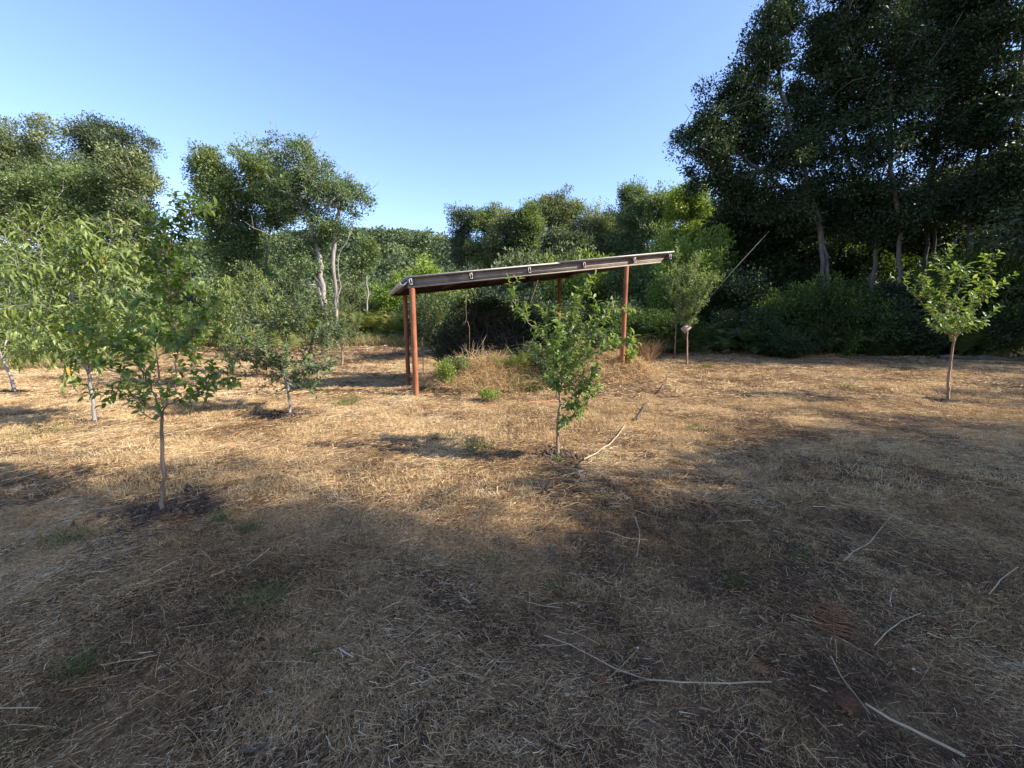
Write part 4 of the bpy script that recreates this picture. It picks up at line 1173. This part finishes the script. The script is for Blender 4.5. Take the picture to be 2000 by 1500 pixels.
# I, the centre plum
fruit_tree('plum_tree', 'plum tree in the centre before the shed, splayed limbs and thick leaves', 'fruit tree', (1090, 890), [
    [(1090, 890), (1089, 840), (1094, 790), (1092, 745)],
    [(1092, 745), (1085, 700), (1065, 665), (1040, 638, -.1), (1015, 610, -.1), (1000, 585, -.1), (997, 566, -.1)],
    [(1090, 725), (1100, 690), (1112, 650), (1118, 615, .05), (1122, 588, .05)],
    [(1112, 650), (1122, 615, .1), (1135, 578, .1), (1148, 545, .1)],
    [(1092, 745), (1115, 715, -.1), (1140, 690, -.15), (1165, 640, -.15), (1185, 610, -.15), (1205, 603, -.15)],
    [(1130, 700), (1160, 690, -.3), (1195, 680, -.35), (1225, 673, -.4), (1245, 665, -.4)],
    [(1093, 780), (1110, 800, -.15), (1130, 775, -.3), (1150, 745, -.35), (1165, 722, -.4)],
    [(1092, 840), (1105, 825, -.1), (1120, 812, -.15), (1128, 798, -.15)],
    [(1085, 700), (1070, 690, .2), (1050, 690, .3), (1040, 660, .3)],
    [(1065, 665), (1068, 640, .1), (1062, 615, .1)],
    [(1165, 640), (1160, 615, .1), (1165, 590, .1)], [(1205, 603), (1215, 605, 0), (1222, 612, 0)], [(1100, 690), (1130, 660, .2), (1150, 630, .25)],
    [(1090, 725), (1085, 690, -.2), (1088, 650, -.25), (1085, 618, -.25)], [(1092, 735), (1075, 715, .25), (1060, 700, .3)], [(1092, 745), (1112, 730, .25), (1135, 720, .3), (1150, 700, .3)],
    [(1093, 770), (1085, 755, -.2), (1072, 745, -.25)], [(1094, 760), (1120, 752, -.3), (1140, 760, -.4)], [(1110, 800), (1130, 800, -.2), (1145, 785, -.3), (1160, 765, -.3)], [(1092, 745), (1105, 700, -.3), (1125, 680, -.35)]],
    M['apple'], .088, .42, 215, .16, .3, r0=.020, spacing=.019, skipfrac=.2, upb=.7, tb=.62, spur=3.5, seed=5)
# J, the right apple
fruit_tree('apple_tree', 'small sunlit apple tree at the right with a vase of pale shoots', 'fruit tree', (1852, 783), [
    [(1852, 783), (1853, 740), (1857, 700), (1863, 668)],
    [(1863, 668), (1845, 640), (1820, 612), (1795, 585), (1775, 565), (1758, 543)],
    [(1863, 668), (1850, 630), (1828, 595, .2), (1812, 565, .3), (1803, 535, .3)],
    [(1863, 668), (1855, 620), (1846, 580), (1842, 545), (1843, 512)],
    [(1863, 668), (1865, 620, -.2), (1870, 580, -.3), (1876, 530, -.3)],
    [(1863, 668), (1890, 630), (1915, 590), (1930, 545), (1942, 495)],
    [(1915, 590), (1935, 570, .1), (1950, 550, .2)], [(1863, 660), (1900, 640, -.4), (1925, 625, -.5)],
    [(1863, 660), (1845, 650, -.4), (1830, 640, -.6)], [(1880, 640), (1895, 610, .4), (1905, 575, .5)], [(1860, 655), (1840, 625, -.5), (1860, 590, -.6)], [(1860, 655), (1885, 625, -.6), (1895, 590, -.7)]],
    M['apple'], .108, .46, 120, .30, .3, r0=.03, spacing=.024, skipfrac=.2, upb=.8, tb=.6, spur=1.2, seed=8)
# B, C, M, N: peaches
PK = dict(mat=M['peach'], leafL=.15, leafW=.24, bend=.9, spacing=.030, droop=.55, tb=.58, cat='fruit tree', name='peach_tree', spur=.8, whipup=.7)
fruit_tree(label='large peach tree on the left with a pale curved trunk and drooping leaves', bpx=(185, 825), limbs=[
    [(185, 825), (182, 780), (176, 750), (172, 728)],
    [(172, 728), (150, 680), (120, 620, -.2), (95, 560, -.3), (80, 500, -.3), (70, 455, -.3)],
    [(172, 728), (175, 680, .2), (185, 620, .3), (200, 560, .3), (210, 500, .3), (218, 445, .3)],
    [(172, 728), (190, 690, -.2), (215, 640, -.3), (240, 590, -.4), (255, 530, -.4), (262, 480, -.4)],
    [(165, 715), (130, 690, .3), (90, 660, .5), (55, 640, .6), (35, 600, .7)],
    [(150, 680), (140, 630, .4), (135, 570, .6), (130, 510, .7), (125, 465, .7)],
    [(120, 620), (90, 600, -.6), (55, 560, -.8), (30, 510, -.9)],
    [(185, 620), (165, 570, -.2), (160, 510, -.3), (165, 465, -.3)],
    [(215, 640), (245, 630, .3), (270, 610, .4)], [(95, 560), (60, 520), (20, 480), (5, 450)],
    [(175, 690), (140, 680, -.5), (110, 690, -.7)], [(165, 715), (190, 700, .5), (220, 690, .7)], [(240, 590), (265, 560, .2), (272, 520, .3)]],
    nsh=290, shL=.48, r0=.033, seed=21, bark=M['bark_pale'], **PK)
fruit_tree(label='peach tree cut by the left edge, its thin trunk leaning left', bpx=(30, 765), limbs=[
    [(30, 765), (22, 740), (12, 715), (5, 700)],
    [(5, 700), (-15, 650), (-35, 600), (-50, 540), (-60, 480)],
    [(5, 700), (15, 650, .3), (20, 590, .4), (15, 530, .5), (10, 470, .5)],
    [(5, 700), (35, 680, -.3), (60, 660, -.5), (80, 640, -.6)],
    [(0, 690), (-40, 680, .3), (-80, 640, .5)], [(20, 590), (45, 560, 0), (60, 520, 0)], [(10, 700), (40, 690, .5), (65, 700, .6)]],
    nsh=190, shL=.55, r0=.036, seed=22, bark=M['bark_pale'], **PK)
fruit_tree(label='bright green peach tree behind the near plum, right of its crown', bpx=(380, 757), limbs=[
    [(380, 757), (379, 730), (380, 705)],
    [(380, 705), (390, 670), (400, 630), (405, 590), (400, 560)], [(380, 705), (410, 680, .3), (435, 640, .4), (445, 590, .4), (450, 550, .4)],
    [(380, 705), (370, 660, .2), (365, 610, .3)], [(400, 630), (425, 600, -.3), (435, 565, -.4)], [(410, 680), (450, 660, 0), (470, 620, 0), (480, 570, 0)]],
    nsh=190, shL=.5, r0=.04, seed=23, **PK)
fruit_tree(label='slim peach tree half hidden straight behind the near plum', bpx=(312, 750), limbs=[
    [(312, 750), (309, 725), (307, 705)], [(307, 705), (300, 660), (290, 610), (285, 580)], [(307, 705), (325, 670, .3), (335, 630, .3)], [(307, 705), (285, 690, -.3), (265, 660, -.4)]],
    nsh=60, shL=.5, r0=.035, seed=24, **PK)
fruit_tree(label='distant peach tree with light leaves before the bracken', bpx=(500, 700), limbs=[
    [(500, 700), (500, 680), (498, 665)], [(498, 665), (485, 630), (470, 590), (465, 555)], [(498, 665), (515, 620, .3), (520, 580, .3), (515, 540, .3)], [(498, 665), (535, 640, -.3), (550, 600, -.4)], [(485, 630), (500, 590, -.3), (495, 560, -.3)]],
    nsh=170, shL=.6, r0=.05, seed=25, d=14, **PK)
# D, the small leaved plum, and the ones behind it
SK = dict(mat=M['small'], leafL=.062, leafW=.52, bend=.3, spacing=.022, tb=.5, cat='fruit tree', name='plum_tree', spur=2.6)
fruit_tree(label='wide small leaved plum tree left of the shed, pale trunk in the sun', bpx=(567, 810), limbs=[
    [(567, 810), (566, 785), (563, 765), (560, 750)],
    [(560, 750), (540, 710), (515, 685, -.3), (485, 665, -.5), (455, 650, -.6)],
    [(560, 750), (555, 700), (560, 650, 0), (565, 600, 0), (560, 555, 0)],
    [(560, 750), (590, 710, .2), (610, 670, .3), (625, 630, .4), (632, 590, .4)],
    [(555, 730), (525, 690, .4), (505, 640, .6), (490, 590, .7), (480, 520, .7)],
    [(560, 745), (590, 725, -.3), (620, 715, -.5), (655, 712, -.6)],
    [(563, 765), (590, 750, -.3), (615, 752, -.4)], [(560, 755), (540, 740, .3), (520, 750, .4)],
    [(560, 650), (530, 610, -.3), (520, 570, -.4)], [(560, 650), (595, 620, -.2), (605, 580, -.2)],
    [(515, 685), (480, 700, 0), (450, 705, 0)], [(540, 710), (500, 715, .3), (470, 690, .5), (440, 680, .5)], [(565, 600), (590, 570, .2), (585, 540, .2)],
    [(505, 640), (470, 620, .2), (455, 590, .2)], [(610, 670), (640, 660, .1), (650, 630, .1)]],
    nsh=620, shL=.34, r0=.03, seed=31, skipfrac=.12, bark=M['bark_pale'], **SK)
fruit_tree(label='small plum tree behind the wide one, leaning trunk in shade', bpx=(622, 740), limbs=[
    [(622, 740), (618, 715), (613, 695)], [(613, 695), (600, 665), (595, 620)], [(613, 695), (630, 660, .3), (638, 610, .3)], [(613, 695), (650, 680, 0), (665, 650, 0)], [(600, 665), (580, 640, .3), (575, 600, .3)]],
    nsh=260, shL=.45, r0=.045, seed=32, **SK)
fruit_tree(label='dark little plum tree far back in shade before the bracken', bpx=(668, 712), limbs=[
    [(668, 712), (669, 695), (668, 682)], [(668, 682), (655, 650), (650, 610)], [(668, 682), (680, 645, .3), (685, 600, .3)], [(668, 682), (668, 640, 0), (668, 590, 0)], [(660, 670), (640, 650, .3), (640, 620, .3)], [(672, 670), (695, 655, -.3), (700, 625, -.3)]],
    nsh=300, shL=.5, r0=.05, seed=33, **SK)
fruit_tree(label='fruit tree seen between the left shed posts and the heap', bpx=(857, 722), limbs=[
    [(857, 722), (856, 700), (852, 680)], [(852, 680), (840, 650), (830, 610), (825, 580)], [(852, 680), (858, 640, .3), (862, 600, .3), (860, 570, .3)], [(852, 680), (870, 650, -.3), (888, 610, -.3), (895, 580, -.3)], [(845, 665), (825, 650, .3), (815, 630, .3)], [(858, 640), (845, 600, 0), (845, 570, 0)]],
    nsh=260, shL=.45, r0=.045, seed=34, mat=M['mid'], leafL=.09, leafW=.35, bend=.4, spacing=.03, tb=.5, cat='fruit tree', name='plum_tree', spur=2, d=13)
# K, grey green sapling with its tag, and a bare one
kt = fruit_tree(label='tall grey green young tree with a square tag, right of the shed', bpx=(1342, 712), limbs=[
    [(1342, 712), (1342, 680), (1342, 660), (1343, 642)],
    [(1343, 642), (1335, 600), (1325, 560), (1320, 520), (1322, 490)], [(1343, 642), (1350, 600, .3), (1355, 560, .3), (1360, 520, .3), (1365, 500, .3)],
    [(1343, 642), (1362, 600, -.3), (1378, 570, -.3), (1398, 545, -.3)], [(1343, 640), (1330, 610, .5), (1310, 580, .6), (1300, 545, .6)], [(1335, 600), (1345, 560, -.3), (1342, 520, -.3)], [(1350, 600), (1372, 575, .2), (1380, 540, .2)]],
    nsh=520, shL=.38, r0=.035, seed=35, mat=M['greyleaf'], leafL=.115, leafW=.32, bend=.3, spacing=.030, tb=.8, cat='fruit tree', name='young_tree', spur=2.5, skipfrac=.08)
M['tag'] = noisemat('weathered board', [(0.3, (0.34, 0.25, 0.18)), (0.7, (0.52, 0.42, 0.32))], 20, .8, .1)
tp = at(1340, 641, kt.location.y - .06)
ac = Acc(); s2 = .19
d1 = np.array([1, 0, 1.]) / math.sqrt(2); d2 = np.array([-1, 0, 1.]) / math.sqrt(2)
ac.box(tp, d1 * s2 * .8, d2 * s2 * .62, np.array([0, .006, 0])); o = ac.build('name_board', M['tag'], kt)
fruit_tree(label='thin nearly bare sapling in shade left of the tagged young tree', bpx=(1319, 690), limbs=[[(1319, 690), (1319, 665), (1320, 640)], [(1320, 640), (1316, 615)], [(1320, 640), (1326, 612)]],
    nsh=14, shL=.3, r0=.02, seed=36, d=15.6, mat=M['small'], leafL=.08, leafW=.4, bend=.3, spacing=.05, cat='sapling', name='sapling', group=None)
fruit_tree(label='thin bare sapling in shade just right of the left shed posts', bpx=(826, 715), limbs=[[(826, 715), (826, 690), (824, 665)], [(824, 665), (820, 640)], [(824, 665), (832, 635)]],
    nsh=10, shL=.3, r0=.018, seed=37, d=13.5, mat=M['small'], leafL=.07, leafW=.4, bend=.3, spacing=.06, cat='sapling', name='sapling', group=None)

#==SECTION details
rs.seed(99)
# ------------------------------------------------------------------ orange hose
M['hose'] = noisemat('faded orange hose', [(0.3, (0.36, 0.12, 0.045)), (0.7, (0.58, 0.24, 0.11))], 14, .5, .05)
hpts = [(812, 794), (840, 796), (880, 797), (925, 797), (965, 795), (1000, 793), (1040, 790), (1080, 787), (1110, 782), (1140, 772), (1170, 758), (1200, 750), (1230, 740), (1258, 730), (1282, 720)]
hl = [gp(*p) + [0, 0, .045] for p in hpts]
hl = np.array(hl); tt = np.linspace(0, 1, len(hl)); t2 = np.linspace(0, 1, 90)
hc = np.array([np.interp(t2, tt, hl[:, c]) for c in range(3)]).T
ker = np.ones(7) / 7; hs = hc.copy()
for c in range(2): hs[3:-3, c] = np.convolve(hc[:, c], ker, 'valid')
hs[:, 2] = g(hs[:, 0], hs[:, 1]) + .022 + .014 * np.sin(t2 * 31) + .008 * np.sin(t2 * 77)
a = Acc(); a.add(tube(hs, .009, 8)); o = a.build('garden_hose', M['hose'], None, True, origin=tuple(hs[0]))
tag(o, 'faded orange hose lying along the front of the shed mound', 'hose')

# ------------------------------------------------------------------ canes, sticks
M['cane'] = noisemat('dry cane', [(0.3, (0.27, 0.19, 0.10)), (0.7, (0.50, 0.38, 0.23))], 10, .6, .08, 4)
def ground_stick(name, label, cat, pxs, r0, r1, h=.03, mat=None, group=None, lift=None):
    P = np.array([gp(*p) for p in pxs]); n_ = len(P)
    t_ = np.linspace(0, 1, n_); q = np.linspace(0, 1, n_ * 5)
    C = np.array([np.interp(q, t_, P[:, c]) for c in range(3)]).T
    C[:, 2] = g(C[:, 0], C[:, 1]) + h + r0
    if lift is not None: C[:, 2] += np.interp(q, t_, lift)
    a = Acc(); a.add(tube(C, np.linspace(r0, r1, len(C)), 7)); o = a.build(name, mat or M['cane'], None, True, origin=tuple(C[0]))
    return tag(o, label, cat, group)
ground_stick('dry_branch', 'long pale curved branch lying right of the centre plum trunk', 'branch', [(1140, 905), (1165, 893), (1190, 875), (1207, 855), (1222, 836)], .010, .007, .03)
ground_stick('dry_branch', 'thin dark twig continuing behind the pale curved branch', 'branch', [(1243, 828), (1255, 810), (1266, 790)], .012, .008, .06, M['bark_dark'])
ground_stick('dry_branch', 'dark twig furthest back, right of the shed mound', 'branch', [(1288, 772), (1300, 752), (1312, 736)], .011, .007, .06, M['bark_dark'])
ground_stick('dry_cane', 'thickest pale cane in the bottom right corner', 'cane', [(1688, 1390), (1740, 1425), (1800, 1460), (1880, 1502)], .0048, .0058, .03)
ground_stick('dry_cane', 'yellow cane pointing down at the thick corner cane', 'cane', [(1620, 1300), (1640, 1335), (1665, 1372), (1697, 1415)], .0026, .0018, .035)
ground_stick('dry_stalk', 'long straight stalk slanting through the bottom centre', 'stalk', [(1062, 1252), (1120, 1280), (1190, 1312), (1262, 1341)], .0022, .0026, .03)
ground_stick('dry_stalk', 'pale stalk running right from the end of the slanting one', 'stalk', [(1262, 1342), (1330, 1345), (1400, 1352), (1505, 1348)], .0028, .0036, .028)
ground_stick('dry_stalk', 'thin level stalk crossing the long slanting one', 'stalk', [(1045, 1277), (1090, 1275), (1142, 1271)], .0016, .0013, .028)
ground_stick('dry_stalk', 'short stalk left of the fern leaf, lying across the soil', 'stalk', [(1030, 1190), (1062, 1195), (1098, 1203)], .0022, .0018, .028)
ground_stick('dry_stalk', 'brown bent stalk right of the orange fern leaf', 'stalk', [(1705, 1275), (1735, 1245), (1760, 1225), (1795, 1217)], .003, .002, .035)
ground_stick('dry_stalk', 'long bent stalk in the right middle of the grass', 'stalk', [(1645, 1108), (1668, 1090), (1695, 1072), (1718, 1042), (1740, 1020)], .004, .002, .035)
ground_stick('dry_stalk', 'bent stalk right of centre, lying toward the viewer', 'stalk', [(1240, 1022), (1248, 1045), (1248, 1070), (1243, 1100)], .0035, .003, .035)
ground_stick('dry_stalk', 'thin stalk crossing the bent one right of centre', 'stalk', [(1182, 1050), (1220, 1060), (1266, 1066)], .003, .002, .035)
ground_stick('dry_stalk', 'yellow stalk near the right edge lying diagonally', 'stalk', [(1928, 1178), (1950, 1150), (1985, 1122)], .0035, .003, .035)
ground_stick('dry_stalk', 'stalk along the left edge near the bottom corner', 'stalk', [(-10, 1402), (40, 1404), (85, 1405)], .0026, .002, .03)
ground_stick('dry_stalk', 'stalk in the lower left grass pointing up right', 'stalk', [(200, 1318), (260, 1310), (305, 1302)], .002, .002, .035)
ground_stick('dry_stalk', 'thin straw slanting left of the bottom centre', 'stalk', [(772, 1335), (788, 1318), (802, 1303)], .0022, .0018, .03)
ground_stick('dry_stalk', 'yellowish stalk left of the lower middle of the lit edge', 'stalk', [(775, 1075), (795, 1067), (818, 1060)], .004, .003, .035)
ground_stick('wood_chip', 'dark weathered strip of wood at the bottom left of centre', 'wood', [(468, 1482), (495, 1474), (524, 1466)], .006, .005, .012, M['bark_dark'])
ground_stick('wood_chip', 'small orange brown bark piece with a pale end', 'wood', [(664, 1278), (678, 1290), (692, 1298)], .004, .003, .025, M['tag'])
# dry fern leaves
def lying_fern(label, p0, p1, L=None, tint=.5):
    a_ = gp(*p0); b_ = gp(*p1); d_ = b_ - a_
    v, f, t = frond(a_ + [0, 0, .04], nrm(d_) + [0, 0, .05], np.linalg.norm(d_), .03, 20, .36, tint)
    ac = Acc(); ac.add((v, f), t); o = ac.build('dry_fern_leaf', M['fern_dry'], None, origin=tuple(a_)); tag(o, label, 'fern leaf')
lying_fern('rusty orange fern leaf lying in the lower right grass', (1628, 1285), (1623, 1195), tint=.55)
lying_fern('small brown fern leaf low in the bottom right of centre', (1640, 1412), (1662, 1380), tint=.4)
lying_fern('small curled rusty fern leaf right of the bottom centre', (1152, 1345), (1188, 1342), tint=.5)
lying_fern('yellowed fern bit left of the orange fern leaf', (1497, 1345), (1468, 1300), tint=.9)
# white pebbles
def pebble(px, py, r, label, mat=None):
    p = gp(px, py) + [0, 0, r * .4 + .02]
    bm = []; n1, n2 = 10, 7
    Vv = []
    for j in range(n2 + 1):
        ph = j / n2 * math.pi
        for i in range(n1):
            t = i / n1 * 2 * math.pi; k = 1 + .15 * math.sin(3 * t + px) * math.sin(ph)
            Vv.append(p + r * k * np.array([math.cos(t) * math.sin(ph), .75 * math.sin(t) * math.sin(ph), .6 * math.cos(ph)]))
    Fq = [[j * n1 + i, (j + 1) * n1 + i, (j + 1) * n1 + (i + 1) % n1, j * n1 + (i + 1) % n1] for j in range(n2) for i in range(n1)]
    o = mesh_obj('pebble', [(np.array(Vv), np.array(Fq))], mat or M['chip'], smooth=True, origin=tuple(p)); tag(o, label, 'pebble', 'pale pebbles in the foreground')
M['white'] = noisemat('white stone', [(.3, (.40, .38, .34)), (.7, (.58, .55, .5))], 8, .7, .05)
pebble(1782, 1319, .007, 'white pebble in the lower right foreground', M['white'])
pebble(1245, 1277, .007, 'white pebble right of the long slanting stalk', M['white'])
pebble(1130, 1195, .011, 'rounded beige pebble left of the lower centre right')
pebble(531, 1361, .010, 'round yellowish pebble in the lower left grass')
pebble(1107, 1367, .012, 'beige fuzzy pebble at the bottom right of centre')
pebble(1080, 1074, .011, 'small pale pebble in the middle of the shaded grass')
pebble(956, 1325, .008, 'ochre pebble at the bottom centre')
# fallen log at the right
M['log'] = noisemat('weathered grey log', [(0.3, (0.035, 0.026, 0.018)), (0.5, (0.09, 0.07, 0.052)), (0.75, (0.21, 0.17, 0.135))], 9, .9, .8, 6, (.2, 1, 1))
lp = [gp(1835, 703), gp(1890, 704), gp(1950, 706), gp(2040, 708), gp(2100, 709)]
lp = [p + [0, 0, h_] for p, h_ in zip(lp, (.06, .10, .07, .12, .08))]
a = Acc(); a.add(tube(np.array([lp[int(k_ // 6)] + (lp[min(int(k_ // 6) + 1, 4)] - lp[int(k_ // 6)]) * ((k_ % 6) / 6) + rs.randn(3) * [.02, .02, .02] for k_ in range(25)]), .11 + .035 * rs.randn(25) * .6, 12)); 
for q_ in (0, -1):
    c = lp[q_]; r_ = (.09, .2)[q_]; 
    th = np.arange(12) * 2 * math.pi / 12
o = a.build('log_trunk', M['log'], None, True, origin=tuple(lp[0])); o.name = 'fallen_log'
tag(o, 'long grey fallen log lying at the forest foot by the right edge', 'log')
# green weeds in the mown grass
def tuft_green(label, px, py, n_, h, rad, wd=.004, tb=.45):
    b = gp(px, py)
    x_ = b[0] + rs.randn(n_) * rad; y_ = b[1] + rs.randn(n_) * rad
    ang = rs.rand(n_) * 6.283; el = R(35) + rs.rand(n_) * R(52); hh = h * (.4 + .7 * rs.rand(n_))
    D = np.stack([np.cos(ang) * np.cos(el), np.sin(ang) * np.cos(el), np.sin(el)], -1)
    bend = np.stack([np.cos(ang), np.sin(ang), -.5 * np.ones(n_)], -1) * (hh * .35 * rs.rand(n_))[:, None]
    Vv, Fq, k = ribbons(np.stack([x_, y_, g(x_, y_)], -1), D, hh, wd * (.6 + .8 * rs.rand(n_)), bend, 3)
    o = mesh_obj('grass_tuft', [(Vv, Fq)], M['grass_green'], None, np.repeat(np.clip(tb + rs.randn(n_) * .22, 0, 1), k), origin=tuple(b))
    tag(o, label, 'grass tuft', 'green tufts in the dry grass', 'stuff' if rad > .04 else None)
TG = [('largest green tuft, in the left foreground shade', 510, 1185, 300, .11, .075, .003, .5),
 ('green tuft in the middle of the foreground shade', 970, 1108, 260, .06, .045, .003, .55),
 ('narrow green tuft right of the near plum trunk', 435, 1020, 120, .12, .03),
 ('narrow green tuft beside the one right of the plum trunk', 487, 1040, 110, .13, .03),
 ('green tuft low in the bottom left grass', 155, 1310, 160, .09, .035, .003, .3),
 ('dark green tuft below the middle of the near grass', 1088, 1155, 160, .05, .03, .003, .2),
 ('dark green tuft right of the lower middle', 1435, 1140, 140, .07, .03, .003, .3),
 ('pale green tuft left of the shed front post', 680, 790, 130, .2, .10, .010, .6),
 ('small green weed before the centre plum', 935, 875, 130, .16, .09, .009, .4),
 ('low green weed left of the weed before the centre plum', 870, 858, 90, .08, .10, .009, .5),
 ('low bright green tuft in front of the lit grass edge', 868, 912, 120, .06, .05, .005, .6),
 ('tiny green shoots at the foot of the centre plum', 1090, 900, 60, .07, .03, .006, .75),
 ('green tuft in the lit grass right of the hose end', 1380, 718, 90, .22, .09, .014, .5),
 ('green tuft in the lit grass before the apple tree', 1650, 757, 70, .12, .12, .012, .6),
 ('green tuft at the edge of sun right of the centre', 1358, 842, 110, .1, .07, .008, .35),
 ('green tuft below the shade edge left of the centre', 700, 1010, 110, .06, .05, .004, .4),
 ('green tuft left of the shed post base in grass', 620, 852, 80, .08, .07, .007, .6),
 ('pale green grass patch at the far left before the peach trunks', 60, 850, 420, .10, .35, .007, .85),
 ('green tuft in the shaded grass far left', 130, 1060, 160, .1, .07, .005, .6),
 ('green tuft at the bottom left corner', 60, 1470, 260, .05, .07, .003, .1),
 ('dark green tuft in shade left of the lower stalk', 620, 1290, 120, .06, .03, .003, .25),
 ('green tuft in the right grass above the fern leaf', 1560, 1090, 90, .06, .05, .004, .3)]
for t_ in TG: tuft_green(*t_)
